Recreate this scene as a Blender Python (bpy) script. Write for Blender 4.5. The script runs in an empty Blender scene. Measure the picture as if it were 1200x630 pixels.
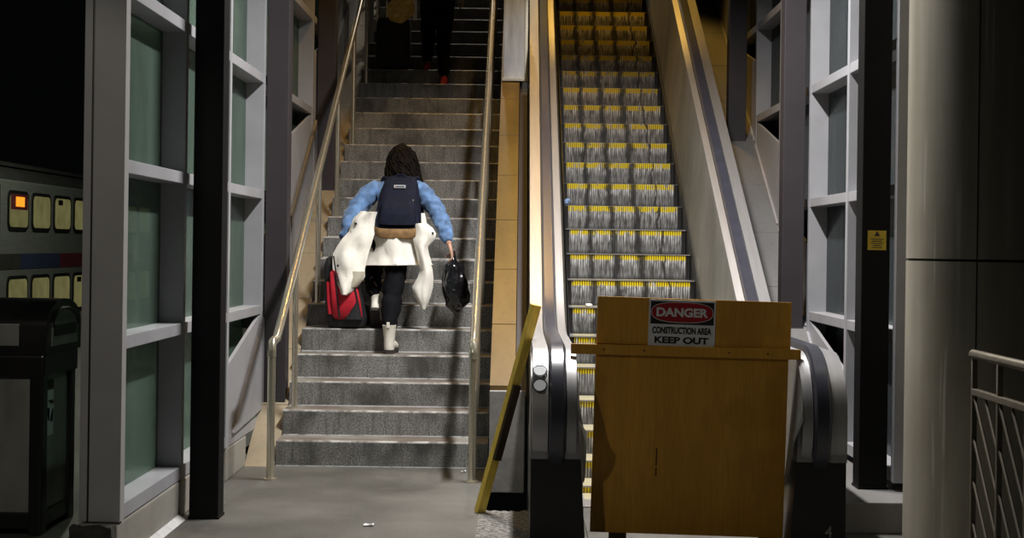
import bpy, bmesh, math, random
from mathutils import Vector, Matrix, noise as mnoise

random.seed(7)
C = bpy.context.scene.collection
PI = math.pi
# ------------------------------------------------------------------ camera model (metres, +Y away from the viewer)
F, XV, YV, H, ROLL = 1800.0, 606.0, 290.0, 1.53, 0.0135

def P(px, py, Y):
    """world point seen at (px, py) of the 1200x630 frame at distance Y"""
    dx, dy = px - XV, py - YV
    a, b = dx + ROLL * dy, dy - ROLL * dx
    return Vector((a / F * Y, Y, H - b / F * Y))

# ------------------------------------------------------------------ node helpers
class NB:
    def __init__(s, name):
        s.m = bpy.data.materials.new(name); s.m.use_nodes = True
        s.t = s.m.node_tree; s.t.nodes.clear()
        s.out = s.t.nodes.new('ShaderNodeOutputMaterial')
        s.tc = s.t.nodes.new('ShaderNodeTexCoord')
        s.obj = s.tc.outputs['Object']
    def link(s, a, b): s.t.links.new(a, b)
    def put(s, sock, v):
        if isinstance(v, bpy.types.NodeSocket): s.link(v, sock)
        elif v is not None:
            try: sock.default_value = v
            except Exception: sock.default_value = (*v, 1.0)
    def mapping(s, scale=(1, 1, 1), vec=None, loc=(0, 0, 0), rot=(0, 0, 0)):
        n = s.t.nodes.new('ShaderNodeMapping'); s.link(vec or s.obj, n.inputs[0])
        n.inputs['Scale'].default_value = scale; n.inputs['Rotation'].default_value = rot
        s.put(n.inputs['Location'], loc); return n.outputs[0]
    def noise(s, scale=5, detail=3, vec=None, stretch=None, rough=.55, loc=(0, 0, 0)):
        v = s.mapping(stretch or (1, 1, 1), vec, loc)
        n = s.t.nodes.new('ShaderNodeTexNoise'); s.link(v, n.inputs['Vector'])
        n.inputs['Scale'].default_value = scale; n.inputs['Detail'].default_value = detail
        n.inputs['Roughness'].default_value = rough; return n.outputs['Fac']
    def ramp(s, fac, lo, hi, a=0.0, b=1.0):
        n = s.t.nodes.new('ShaderNodeMapRange'); s.put(n.inputs[0], fac)
        n.inputs[1].default_value = lo; n.inputs[2].default_value = hi
        n.inputs[3].default_value = a; n.inputs[4].default_value = b; n.clamp = True
        return n.outputs[0]
    def math(s, op, a, b=None):
        n = s.t.nodes.new('ShaderNodeMath'); n.operation = op
        s.put(n.inputs[0], a)
        if b is not None: s.put(n.inputs[1], b)
        return n.outputs[0]
    def mix(s, fac, a, b):
        n = s.t.nodes.new('ShaderNodeMix'); n.data_type = 'RGBA'
        s.put(n.inputs[0], fac)
        for i, v in ((6, a), (7, b)):
            if isinstance(v, bpy.types.NodeSocket): s.link(v, n.inputs[i])
            else: n.inputs[i].default_value = (*v, 1)
        return n.outputs[2]
    def sep(s, vec=None):
        n = s.t.nodes.new('ShaderNodeSeparateXYZ'); s.link(vec or s.obj, n.inputs[0]); return n.outputs
    def rnd(s):
        return s.t.nodes.new('ShaderNodeObjectInfo').outputs['Random']
    def comb(s, x, y, z):
        n = s.t.nodes.new('ShaderNodeCombineXYZ')
        for i, v in enumerate((x, y, z)): s.put(n.inputs[i], v)
        return n.outputs[0]
    def bump(s, h, strength=.3, dist=.01):
        n = s.t.nodes.new('ShaderNodeBump'); s.link(h, n.inputs['Height'])
        n.inputs['Strength'].default_value = strength; n.inputs['Distance'].default_value = dist
        return n.outputs[0]
    def bsdf(s, col, rough=.5, metal=0, bump=None, spec=.5, coat=0, em=None, ems=0, sheen=0):
        n = s.t.nodes.new('ShaderNodeBsdfPrincipled')
        s.put(n.inputs['Base Color'], col if isinstance(col, bpy.types.NodeSocket) else (*col, 1))
        s.put(n.inputs['Roughness'], rough); s.put(n.inputs['Metallic'], metal)
        n.inputs['Specular IOR Level'].default_value = spec
        n.inputs['Coat Weight'].default_value = coat; n.inputs['Sheen Weight'].default_value = sheen
        if bump is not None: s.link(bump, n.inputs['Normal'])
        if em: n.inputs['Emission Color'].default_value = (*em, 1); n.inputs['Emission Strength'].default_value = ems
        return n.outputs[0]
    def done(s, sh): s.link(sh, s.out.inputs[0]); return s.m

def simple(name, col, rough=.5, metal=0, var=.12, scale=6, stretch=None, bump=0, spec=.5, coat=0, rvar=0, detail=4, sheen=0):
    b = NB(name)
    f = b.noise(scale, detail, stretch=stretch)
    lo = tuple(c * (1 - var) for c in col); hi = tuple(min(1, c * (1 + var)) for c in col)
    c = b.mix(b.ramp(f, .3, .7), lo, hi)
    r = b.ramp(f, .3, .7, max(.02, rough - rvar), min(1, rough + rvar)) if rvar else rough
    bp = b.bump(b.noise(scale * 6, 3, stretch=stretch), bump, .004) if bump else None
    return b.done(b.bsdf(c, r, metal, bp, spec, coat, sheen=sheen))

def glow(name, col, s):
    b = NB(name)
    f = b.ramp(b.noise(3, 3), .3, .7, .75, 1.1)
    n = b.t.nodes.new('ShaderNodeEmission'); n.inputs[0].default_value = (*col, 1)
    b.link(b.math('MULTIPLY', f, s), n.inputs[1]); return b.done(n.outputs[0])

def glass(name, tint, dirt, dirt_amt, gloss=.12, haze=.1):
    b = NB(name)
    tr = b.t.nodes.new('ShaderNodeBsdfTransparent'); tr.inputs[0].default_value = (*tint, 1)
    f = b.ramp(b.noise(2.2, 5, stretch=(1, 1, .45)), .3, .75)
    d = b.bsdf(b.mix(f, tuple(c * .7 for c in dirt), dirt), .45)
    g = b.t.nodes.new('ShaderNodeBsdfGlossy'); g.inputs[0].default_value = (.9, .95, .92, 1); g.inputs['Roughness'].default_value = haze
    m1 = b.t.nodes.new('ShaderNodeMixShader'); b.link(b.ramp(f, 0, 1, dirt_amt * .75, dirt_amt), m1.inputs[0])
    b.link(tr.outputs[0], m1.inputs[1]); b.link(d, m1.inputs[2])
    m2 = b.t.nodes.new('ShaderNodeMixShader'); m2.inputs[0].default_value = gloss
    b.link(m1.outputs[0], m2.inputs[1]); b.link(g.outputs[0], m2.inputs[2])
    return b.done(m2.outputs[0])

# ------------------------------------------------------------------ materials
M = {}
M['frame'] = simple('white_painted_frame', (.35, .35, .37), .45, 0, .09, 3)
M['frame_grey'] = simple('grey_painted_post', (.36, .35, .345), .5, 0, .08, 3)
M['column'] = simple('dark_plum_paint', (.034, .028, .032), .6, 0, .12, 4, bump=.1)
M['black_paint'] = simple('black_paint', (.006, .0055, .006), .6, 0, .15, 5, spec=.15)
M['steel'] = simple('brushed_steel', (.46, .46, .47), .36, 1, .10, 5, (9, .5, 9), rvar=.06)
M['rail_steel'] = simple('polished_rail_steel', (.76, .70, .56), .25, .85, .03, 3)
M['deck_steel'] = simple('satin_deck_steel', (.40, .395, .40), .45, .75, .07, 6, (7, .4, .4))
M['rubber'] = simple('black_handrail_rubber', (.035, .036, .05), .3, 0, .15, 9, spec=.9)
M['black'] = simple('black_enamel_and_unlit_steel', (.012, .012, .013), .38, 0, .2, 4)
M['binblack'] = simple('black_bin_enamel', (.018, .017, .017), .3, 0, .2, 4)
M['binsteel'] = simple('smeared_bin_steel', (.42, .42, .38), .42, .6, .25, 3, (1, 1, .4), rvar=.1)
M['dark_opening'] = simple('dark_soil', (.012, .011, .010), .9, 0, .3, 9)
M['dirt'] = simple('dark_crumbling_mortar', (.045, .04, .034), .9, 0, .5, 20, bump=.6)
M['white_metal'] = simple('white_metal_panel', (.50, .53, .58), .4, .2, .45, 9, (1, 1, .15))
M['glass_green'] = glass('green_tinted_glass', (.50, .62, .55), (.20, .29, .235), .42, .10, .12)
M['glass_grey'] = glass('grey_tinted_glass', (.28, .32, .35), (.085, .105, .115), .45, .10, .12)
M['sign_white'] = simple('sign_white', (.62, .64, .66), .4, 0, .06, 8)
M['sign_black'] = simple('sign_black', (.012, .012, .014), .45, 0, .1, 8)
M['sign_red'] = simple('sign_red', (.32, .012, .02), .45, 0, .1, 8)
M['sticker_yellow'] = simple('sticker_yellow', (.52, .38, .02), .5, 0, .1, 9)
M['rubbish_blue'] = simple('blue_wrapper', (.25, .38, .65), .4, 0, .5, 60)
M['paper'] = simple('white_paper', (.8, .8, .8), .6, 0, .1, 20)
M['dull_red'] = simple('dull_red_wrapper', (.35, .06, .02), .5, 0, .3, 30)
M['denim'] = simple('light_blue_denim', (.105, .205, .40), .8, 0, .45, 13, bump=.5, sheen=.2)
M['navy'] = simple('navy_backpack_canvas', (.006, .008, .020), .8, 0, .3, 20, bump=.3, spec=.2)
M['suede'] = simple('brown_suede', (.23, .13, .05), .85, 0, .35, 20, bump=.3)
M['cream'] = simple('cream_fleece', (.93, .89, .80), .8, 0, .05, 8, bump=.3, sheen=.2)
M['lining'] = simple('cream_coat_cuff', (.62, .57, .45), .8, 0, .1, 9, bump=.3)
M['trousers'] = simple('black_trousers', (.005, .005, .007), .85, 0, .2, 14, bump=.3, spec=.15)
M['boot'] = simple('cream_boot_suede', (.80, .76, .66), .75, 0, .12, 14, bump=.4)
M['sole'] = simple('dark_boot_sole', (.03, .024, .02), .7, 0, .3, 30, bump=.6)
M['skin'] = simple('skin', (.55, .33, .24), .5, 0, .06, 9)
M['hair'] = simple('dark_brown_hair', (.006, .004, .003), .6, 0, .5, 30, (1, 1, .3), bump=.6, spec=.06)
M['case_red'] = simple('red_suitcase_fabric', (.55, .012, .03), .6, 0, .15, 12, bump=.3)
M['case_black'] = simple('black_suitcase_fabric', (.012, .012, .014), .65, 0, .2, 12, bump=.3)
M['plastic_black'] = simple('black_plastic_bag', (.008, .008, .010), .14, 0, .2, 9, spec=.9)
def m_tan():
    k = NB('translucent_tan_plastic')
    f = k.ramp(k.noise(14, 4, stretch=(1, 1, 2)), .3, .7)
    c = k.mix(f, (.50, .36, .10), (.95, .80, .40))
    t = k.t.nodes.new('ShaderNodeBsdfTranslucent'); k.link(c, t.inputs[0])
    m = k.t.nodes.new('ShaderNodeMixShader'); m.inputs[0].default_value = .55
    k.link(k.bsdf(c, .3), m.inputs[1]); k.link(t.outputs[0], m.inputs[2])
    return k.done(m.outputs[0])
M['plastic_tan'] = m_tan()
M['dark_coat'] = simple('dark_coat_cloth', (.010, .010, .011), .8, 0, .2, 12)
M['red_shoe'] = simple('red_trainer', (.75, .05, .03), .5, 0, .25, 20)
M['train_steel'] = simple('train_fluted_steel', (.33, .36, .34), .45, .4, .12, 2, (.15, 1, 14))
M['train_roof'] = simple('train_roof', (.05, .05, .05), .6, 0, .2, 2)
M['train_rubber'] = simple('train_window_rubber', (.01, .01, .01), .6, 0, .1, 2)
M['train_blue'] = simple('train_blue_band', (.045, .06, .13), .5, 0, .15, 2)
M['train_red'] = simple('train_red_band', (.16, .035, .05), .5, 0, .15, 2)
M['train_lit'] = glow('lit_train_window', (.40, .37, .15), .30)
M['dest_lit'] = glow('orange_led_display', (1.0, .30, .02), 1.6)
M['mortar'] = simple('pale_caulk', (.55, .55, .54), .8, 0, .15, 20)
M['block'] = simple('grey_slate_block', (.30, .29, .28), .7, 0, .2, 7, bump=.3)
M['yellow_plank'] = simple('yellow_painted_timber', (.85, .62, .10), .6, 0, .16, 14, (4, 4, .6))
M['plank_dark'] = simple('bare_dark_timber', (.05, .03, .012), .8, 0, .3, 12)
M['lamp_white'] = simple('lamp_housing', (.4, .4, .4), .5)
M['esc_floor'] = simple('scuffed_floor_plate', (.13, .13, .125), .5, .3, .2, 6)
M['railing'] = simple('galvanised_railing', (.26, .23, .18), .4, .7, .12, 9)
M['pillar_seam'] = simple('pillar_seam', (.02, .018, .015), .8)

def m_concrete_floor():
    b = NB('worn_concrete_floor')
    f1 = b.noise(1.1, 5); f2 = b.noise(60, 3); f3 = b.noise(3.3, 5, loc=(5, 2, 0))
    c = b.mix(b.ramp(f1, .35, .65), (.055, .054, .047), (.125, .121, .108))
    c = b.mix(b.ramp(f3, .56, .7, 0, .55), c, (.075, .07, .06))
    c = b.mix(b.ramp(f2, .4, .75, 0, .3), c, (.20, .195, .175))
    return b.done(b.bsdf(c, b.ramp(f1, .3, .7, .42, .62), 0, b.bump(f2, .15, .003)))
M['floor'] = m_concrete_floor()

def m_rough():
    b = NB('rough_broken_aggregate')
    f = b.noise(42, 4); g = b.noise(130, 2)
    c = b.mix(b.ramp(f, .35, .65), (.07, .065, .06), (.42, .40, .37))
    return b.done(b.bsdf(c, .9, 0, b.bump(b.math('ADD', f, g), .9, .02)))
M['rough'] = m_rough()

def m_step():
    b = NB('granite_terrazzo_step')
    s = b.sep(); r = b.rnd()
    off = b.comb(b.math('MULTIPLY', r, 37.0), 0, b.math('MULTIPLY', r, 11.0))
    v = b.t.nodes.new('ShaderNodeVectorMath'); v.operation = 'ADD'; b.link(b.obj, v.inputs[0]); b.link(off, v.inputs[1])
    vec = v.outputs[0]
    grain = b.noise(95, 4, vec); streak = b.noise(24, 4, vec, (1, 1, .12)); blot = b.noise(2.6, 5, vec, (1, 1, .8))
    c = b.mix(b.ramp(grain, .35, .68), (.085, .084, .08), (.38, .375, .355))
    c = b.mix(b.ramp(streak, .5, .72, 0, .7), c, (.055, .052, .048))
    c = b.mix(b.ramp(blot, .46, .64, 0, .85), c, (.04, .037, .033))
    tread = b.ramp(s[2], .168, .176)
    c = b.mix(b.math('MULTIPLY', tread, .75), c, b.mix(b.ramp(blot, .35, .6), (.30, .28, .25), (.17, .14, .115)))
    # pale crust where the tread meets the riser behind it, and at the foot of the riser
    line = b.math('MULTIPLY', b.ramp(s[2], .003, .009, 1, 0), b.ramp(b.noise(14, 3, vec), .32, .5, .25, 1))
    c = b.mix(line, c, (.75, .76, .76))
    edge = b.math('MULTIPLY', b.ramp(s[2], .165, .172), b.ramp(b.noise(9, 3, vec), .42, .6))
    edge = b.math('MULTIPLY', edge, b.ramp(s[1], .02, .035, 1, 0))
    c = b.mix(b.math('MULTIPLY', edge, .7), c, (.66, .65, .62))
    return b.done(b.bsdf(c, .5, 0, b.bump(grain, .25, .002)))
M['step'] = m_step()

def m_esc():
    b = NB('cleated_escalator_step')
    s = b.sep(); r = b.rnd()
    off = b.comb(b.math('MULTIPLY', r, 61.0), b.math('MULTIPLY', r, 7.0), b.math('MULTIPLY', r, 17.0))
    v = b.t.nodes.new('ShaderNodeVectorMath'); v.operation = 'ADD'; b.link(b.obj, v.inputs[0]); b.link(off, v.inputs[1])
    vec = v.outputs[0]
    fine = b.noise(75, 3, vec, (1, 1, .12)); blot = b.noise(14, 4, vec, (1, 1, .7))
    jit = b.math('MULTIPLY', b.math('SUBTRACT', b.noise(9, 3, vec), .5), .10)
    track = None
    for x0, wd in ((-.290, .020), (-.095, .026), (.112, .026), (.30, .008)):
        d = b.math('ABSOLUTE', b.math('ADD', b.math('SUBTRACT', s[0], x0), jit))
        q = b.ramp(d, wd * .5, wd * 1.7, 1, 0)
        track = q if track is None else b.math('MAXIMUM', track, q)
    c = b.mix(b.ramp(fine, .36, .62), (.14, .14, .145), (.85, .85, .87))
    c = b.mix(b.ramp(blot, .52, .72, 0, .75), c, (.06, .058, .058))
    # worn yellow edge paint
    band = b.ramp(s[2], -.052, -.040)
    wear = b.ramp(b.noise(26, 4, vec, (1, 1, .5)), .36, .46)
    c = b.mix(b.math('MULTIPLY', band, wear), c, (.86, .66, .015))
    # black grime tracks repeated on every step
    c = b.mix(b.math('MULTIPLY', track, .9), c, (.012, .012, .012))
    # sides of the step next to the skirt are black, feet of the cleats too
    side = b.ramp(b.math('ABSOLUTE', s[0]), .455, .462)
    c = b.mix(side, c, (.012, .012, .012))
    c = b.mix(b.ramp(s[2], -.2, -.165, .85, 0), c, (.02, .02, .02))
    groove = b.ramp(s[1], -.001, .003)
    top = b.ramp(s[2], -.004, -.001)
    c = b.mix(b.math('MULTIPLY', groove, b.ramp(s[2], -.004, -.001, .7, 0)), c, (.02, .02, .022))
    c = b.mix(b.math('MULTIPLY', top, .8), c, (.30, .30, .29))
    return b.done(b.bsdf(c, .45, 0))
M['esc_step'] = m_esc()

def m_ply():
    b = NB('stained_plywood')
    g = b.noise(9, 5, stretch=(1, 1, .10)); fg = b.noise(70, 3, stretch=(1, 1, .08)); st = b.noise(1.9, 3, loc=(3, 1, 4))
    c = b.mix(b.ramp(g, .3, .7), (.50, .245, .022), (.62, .315, .035))
    c = b.mix(b.ramp(fg, .45, .7, 0, .3), c, (.24, .115, .015))
    c = b.mix(b.ramp(st, .56, .60, 0, .35), c, (.33, .16, .02))
    return b.done(b.bsdf(c, .55, 0, b.bump(fg, .1, .002)))
M['ply'] = m_ply()

def m_tile(name, a, c_, wear):
    b = NB(name)
    f = b.noise(1.6, 5, stretch=(1.6, .5, .5)); g = b.noise(30, 3)
    c = b.mix(b.ramp(f, .35, .65), a, c_)
    c = b.mix(b.ramp(g, .5, .75, 0, .25), c, wear)
    return b.done(b.bsdf(c, .5, 0, b.bump(g, .1, .002)))
M['tile'] = m_tile('ochre_sandstone_tile', (.080, .046, .007), (.155, .090, .017), (.03, .02, .009))
M['tile_pale'] = m_tile('pale_sandstone_tile', (.24, .195, .13), (.35, .29, .20), (.16, .12, .07))
M['slate'] = m_tile('grey_slate_tile', (.15, .147, .144), (.215, .21, .207), (.10, .10, .10))
M['kerb'] = m_tile('stained_kerb_concrete', (.24, .225, .19), (.42, .40, .36), (.10, .09, .07))

def m_inner():
    b = NB('smudged_balustrade_panel')
    f = b.noise(2.4, 5, stretch=(1, 1.0, .45)); g = b.noise(40, 3, stretch=(1, .2, 3))
    c = b.mix(b.ramp(f, .3, .7), (.28, .275, .25), (.47, .46, .43))
    c = b.mix(b.ramp(g, .5, .8, 0, .3), c, (.22, .20, .14))
    return b.done(b.bsdf(c, b.ramp(f, .3, .7, .55, .4), 0))
M['inner'] = m_inner()

def m_pillar():
    b = NB('rust_streaked_pillar_cladding')
    f = b.noise(7, 5, stretch=(1, 1, .07)); g = b.noise(2, 4); st = b.noise(22, 3, stretch=(1, 1, .03), loc=(2, 5, 1))
    c = b.mix(b.ramp(f, .35, .65), (.33, .30, .235), (.45, .42, .345))
    c = b.mix(b.ramp(g, .5, .7, 0, .4), c, (.26, .22, .16))
    c = b.mix(b.math('MULTIPLY', b.ramp(st, .62, .72), b.ramp(g, .4, .55)), c, (.58, .56, .50))
    return b.done(b.bsdf(c, .45, .15))
M['pillar'] = m_pillar()

# ------------------------------------------------------------------ mesh helpers
def add_box(bm, lo, hi, bevel=0):
    v = [bm.verts.new((x, y, z)) for x in (lo[0], hi[0]) for y in (lo[1], hi[1]) for z in (lo[2], hi[2])]
    fs = [bm.faces.new([v[i] for i in q]) for q in ((0, 1, 3, 2), (4, 6, 7, 5), (0, 4, 5, 1), (2, 3, 7, 6), (0, 2, 6, 4), (1, 5, 7, 3))]
    if bevel:
        es = list({e for f in fs for e in f.edges})
        bmesh.ops.bevel(bm, geom=es, offset=bevel, segments=2, profile=.6, affect='EDGES')
def box(lo, hi, bevel=0):
    bm = bmesh.new(); add_box(bm, lo, hi, bevel); return bm
def add_tube(bm, pts, r, n=10, caps=True):
    pts = [Vector(p) for p in pts]; rs = r if isinstance(r, (list, tuple)) else [r] * len(pts)
    rings = []; ref = None
    for i, p in enumerate(pts):
        d = (pts[min(i + 1, len(pts) - 1)] - pts[max(i - 1, 0)]).normalized()
        if ref is None: ref = Vector((1, 0, 0)) if abs(d.x) < .9 else Vector((0, 1, 0))
        a = (ref - d * ref.dot(d)).normalized(); ref = a; b = d.cross(a)
        rings.append([bm.verts.new(p + (a * math.cos(t) + b * math.sin(t)) * rs[i]) for t in [2 * PI * k / n for k in range(n)]])
    for q, w in zip(rings, rings[1:]):
        for k in range(n): bm.faces.new((q[k], q[(k + 1) % n], w[(k + 1) % n], w[k]))
    if caps: bm.faces.new(rings[0][::-1]); bm.faces.new(rings[-1])
def tube(pts, r, n=10):
    bm = bmesh.new(); add_tube(bm, pts, r, n); return bm
def add_prism(bm, poly, ax, a, b):
    """closed polygon poly (2D) extruded along axis ax from a to b"""
    def v3(p, t): return {0: (t, p[0], p[1]), 1: (p[0], t, p[1]), 2: (p[0], p[1], t)}[ax]
    A = [bm.verts.new(v3(p, a)) for p in poly]; B = [bm.verts.new(v3(p, b)) for p in poly]
    n = len(poly)
    bm.faces.new(A); bm.faces.new(B[::-1])
    for k in range(n): bm.faces.new((A[k], B[k], B[(k + 1) % n], A[(k + 1) % n]))
    bmesh.ops.recalc_face_normals(bm, faces=bm.faces[:])
def prism(poly, ax, a, b):
    bm = bmesh.new(); add_prism(bm, poly, ax, a, b); return bm
def add_sweep(bm, path, prof, x0):
    """closed profile (u along X, v along the path normal) swept along a (Y,Z) path"""
    rings = []
    for i, p in enumerate(path):
        q, w = path[max(i - 1, 0)], path[min(i + 1, len(path) - 1)]
        d = Vector((w[0] - q[0], w[1] - q[1])).normalized(); n = Vector((-d.y, d.x))
        rings.append([bm.verts.new((x0 + u, p[0] + n.x * v, p[1] + n.y * v)) for u, v in prof])
    m = len(prof)
    for q, w in zip(rings, rings[1:]):
        for k in range(m): bm.faces.new((q[k], q[(k + 1) % m], w[(k + 1) % m], w[k]))
    bm.faces.new(rings[0][::-1]); bm.faces.new(rings[-1])
    bmesh.ops.recalc_face_normals(bm, faces=bm.faces[:])
def sweep(path, prof, x0):
    bm = bmesh.new(); add_sweep(bm, path, prof, x0); return bm
def add_loft(bm, rings_in, n=20, mat=None):
    """rings: (centre, half-vector a, half-vector b, exponent)"""
    rings = []
    for c, a, b, e in rings_in:
        r = []
        for k in range(n):
            t = 2 * PI * k / n; cs, sn = math.cos(t), math.sin(t)
            x = math.copysign(abs(cs) ** (2 / e), cs); y = math.copysign(abs(sn) ** (2 / e), sn)
            p = Vector(c) + Vector(a) * x + Vector(b) * y
            r.append(bm.verts.new(mat @ p if mat else p))
        rings.append(r)
    for q, w in zip(rings, rings[1:]):
        for k in range(n): bm.faces.new((q[k], q[(k + 1) % n], w[(k + 1) % n], w[k]))
    bm.faces.new(rings[0][::-1]); bm.faces.new(rings[-1])
    bmesh.ops.recalc_face_normals(bm, faces=bm.faces[:])
def loft(r, n=20, mat=None):
    bm = bmesh.new(); add_loft(bm, r, n, mat); return bm
def add_ball(bm, c, r, seg=14, ring=10):
    r = r if isinstance(r, (list, tuple)) else (r, r, r)
    bmesh.ops.create_uvsphere(bm, u_segments=seg, v_segments=ring, radius=1, matrix=Matrix.Translation(Vector(c)) @ Matrix.Diagonal((*r, 1)))
def wobble(bm, amp, freq, seed=0):
    for v in bm.verts:
        v.co += mnoise.noise_vector(v.co * freq + Vector((seed, seed * 1.7, 0))) * amp

ROOTS = {}
def finish(name, me, mat, parent=None, smooth=False, at=None):
    """link one mesh given in world coordinates; a child shares its root's origin"""
    o = bpy.data.objects.new(name, me)
    C.objects.link(o)
    for m in (mat if isinstance(mat, (list, tuple)) else [mat]): me.materials.append(m)
    org = ROOTS[parent] if parent is not None else Vector(at) if at is not None else None
    if org is None:
        xs = [v.co for v in me.vertices]
        org = Vector((sum(v.x for v in xs) / len(xs), sum(v.y for v in xs) / len(xs), min(v.z for v in xs)))
    me.transform(Matrix.Translation(-org)); ROOTS[o] = org
    if parent is None: o.location = org
    else: o.parent = parent
    if smooth:
        for p in me.polygons: p.use_smooth = True
        try: me.set_sharp_from_angle(angle=math.radians(38 if smooth is True else smooth))
        except Exception: pass
    return o
def obj(name, bm, mat, parent=None, smooth=False, at=None):
    me = bpy.data.meshes.new(name); bm.to_mesh(me); bm.free()
    return finish(name, me, mat, parent, smooth, at)
def tag(o, label=None, cat=None, group=None, kind=None):
    if label: o['label'] = label
    if cat: o['category'] = cat
    if group: o['group'] = group
    if kind: o['kind'] = kind
    return o
def thing(name, label, cat, loc, group=None, kind=None):
    o = bpy.data.objects.new(name, None); C.objects.link(o)
    o.empty_display_size = .1; o.location = loc; ROOTS[o] = Vector(loc)
    return tag(o, label, cat, group, kind)
def put_copy(o, parent, off):
    c = o.copy(); C.objects.link(c); c.parent = parent; c.location = Vector(o.location) + Vector(off); return c
def skin_mesh(name, joints, edges, mat, parent, root, sub=2, extra=None):
    me = bpy.data.meshes.new(name + '_skeleton'); keys = list(joints)
    me.from_pydata([joints[k][0] for k in keys], [(keys.index(a), keys.index(b)) for a, b in edges], [])
    t = bpy.data.objects.new(name + '_tmp', me); C.objects.link(t)
    t.modifiers.new('s', 'SKIN').use_smooth_shade = True
    sv = me.skin_vertices[0].data
    for i, k in enumerate(keys):
        r = joints[k][1]; sv[i].radius = r if isinstance(r, tuple) else (r, r); sv[i].use_root = (k == root)
    t.modifiers.new('b', 'SUBSURF').levels = sub
    dg = bpy.context.evaluated_depsgraph_get()
    nm = bpy.data.meshes.new_from_object(t.evaluated_get(dg)); nm.name = name
    bpy.data.objects.remove(t); bpy.data.meshes.remove(me)
    nm.materials.clear()
    if extra:
        bm = bmesh.new(); bm.from_mesh(nm); extra(bm); bm.to_mesh(nm); bm.free()
    return finish(name, nm, mat, parent, 75)
def text_mesh(name, s, width, height, mat, parent, centre, bold=0, flip=False):
    """flat lettering facing -Y, fitted to width x height around centre"""
    cu = bpy.data.curves.new(name, 'FONT'); cu.body = s; cu.offset = bold; cu.extrude = .002; cu.align_x = 'CENTER'
    t = bpy.data.objects.new(name + '_tmp', cu); C.objects.link(t)
    me = bpy.data.meshes.new_from_object(t.evaluated_get(bpy.context.evaluated_depsgraph_get()))
    bpy.data.objects.remove(t); bpy.data.curves.remove(cu); me.name = name; me.materials.clear()
    xs = [v.co.x for v in me.vertices]; ys = [v.co.y for v in me.vertices]
    w, h = max(xs) - min(xs), max(ys) - min(ys); cx, cy = (max(xs) + min(xs)) / 2, (max(ys) + min(ys)) / 2
    for v in me.vertices:
        x, y, z = v.co
        v.co = Vector(((x - cx) / w * width, -z * .5, (y - cy) / h * height)) + Vector(centre)
    return finish(name, me, mat, parent)

# ================================================================== FLOOR
bm = bmesh.new()
add_box(bm, (-12, 2, -.12), (-.20, 11.2, 0)); add_box(bm, (.09, 2, -.12), (6, 9.9, 0))
tag(obj('floor', bm, M['floor']), 'wet-looking worn grey concrete floor in front of the stairs', 'floor', kind='structure')
bm = bmesh.new()
edge = [(-.20 + .29 * i / 14, 8.93 + random.uniform(-.03, .03)) for i in range(15)]
add_prism(bm, [(-.20, 2), (.09, 2)] + edge[::-1], 2, -.12, .002)
tag(obj('floor_rough_patch', bm, M['rough']), 'rough broken aggregate patch of floor below the yellow plank', 'floor', kind='structure')
bm = bmesh.new()
add_box(bm, (-.20, 8.9, -.42), (.09, 10.05, -.38)); add_box(bm, (-.21, 8.9, -.4), (-.195, 10.05, -.10)); add_box(bm, (.085, 8.9, -.4), (.10, 10.05, -.10))
tag(obj('floor_pit', bm, M['dark_opening']), 'dark open hole in the floor beside the yellow plank', 'floor', kind='structure')
bm = bmesh.new(); add_box(bm, (-12, 11.2, -.12), (-2.05, 45, -.02))
tag(obj('ground', bm, M['floor']), 'dark platform ground outside the left glazed wall', 'ground', kind='structure')

# ================================================================== STAIRCASE
SY, SR, ST, SN = 10.62, .178, .305, 34
XA, XB = -1.65, -.185
stair = thing('staircase', 'straight flight of worn grey stone steps rising into the dark', 'staircase', (0, SY, 0))
bm = bmesh.new()
prof = [(0, 0), (.34, 0), (.34, SR), (.012, SR), (.004, SR - .003), (0, SR - .012)]
add_prism(bm, [(y + SY, z) for y, z in prof], 0, XA, XB)
st0 = obj('step', bm, M['step'], stair)
for n in range(1, SN): put_copy(st0, stair, (0, ST * n, SR * n))

# ------------------------------------------------------------------ sloping curbs either side of the flight
def slope_tiles(name, x0, x1, y0, y1, z0, sl, pitch, thick, mat, label):
    bm = bmesh.new(); y = y0
    while y < y1:
        e = min(y + pitch - .008, y1)
        za, zb = z0 + sl * (y - y0), z0 + sl * (e - y0)
        add_prism(bm, [(y, za), (e, zb), (e, zb - thick), (y, max(za - thick, -.3))], 0, x0, x1)
        y += pitch
    bmin = bmesh.new()
    o = obj(name, bm, mat); bmin.free()
    return tag(o, label, 'curb', kind='structure')
slope_tiles('trim_1', -1.86, -1.655, 10.58, 20, 0, .59, .62, .35, M['tile_pale'], 'sloping stone curb between stairs and left glazed wall')
slope_tiles('trim_2', -.165, .0, 10.02, 20, .63, .60, .62, .5, M['tile'], 'narrow sloping sandstone curb between stairs and escalator')
slope_tiles('trim_3', .005, .075, 10.02, 20, .56, .60, 4, .5, M['column'], 'dark sloping strip along the left side of the escalator')
slope_tiles('trim_4', 1.70, 2.17, 11.2, 20, .83, .594, .72, .75, M['slate'], 'sloping grey slate curb between escalator and right glazed wall')
bm = box((-.165, 9.95, -.06), (.065, 10.02, .60), .006); wobble(bm, .004, 9)
tag(obj('curb_end_block', bm, M['block']), 'chipped grey stone block closing the foot of the sandstone curb', 'stone block')
pm = thing('metal_panel', 'bright white metal panel standing on top of the sandstone curb', 'panel', (-.08, 14.1, 3.0))
obj('panel_sheet', box((-.15, 14.08, 3.08), (.075, 14.12, 5.4), .004), M['white_metal'], pm)
obj('panel_trim', box((.045, 14.06, 3.08), (.075, 14.08, 5.4), .003), M['rail_steel'], pm)
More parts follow.
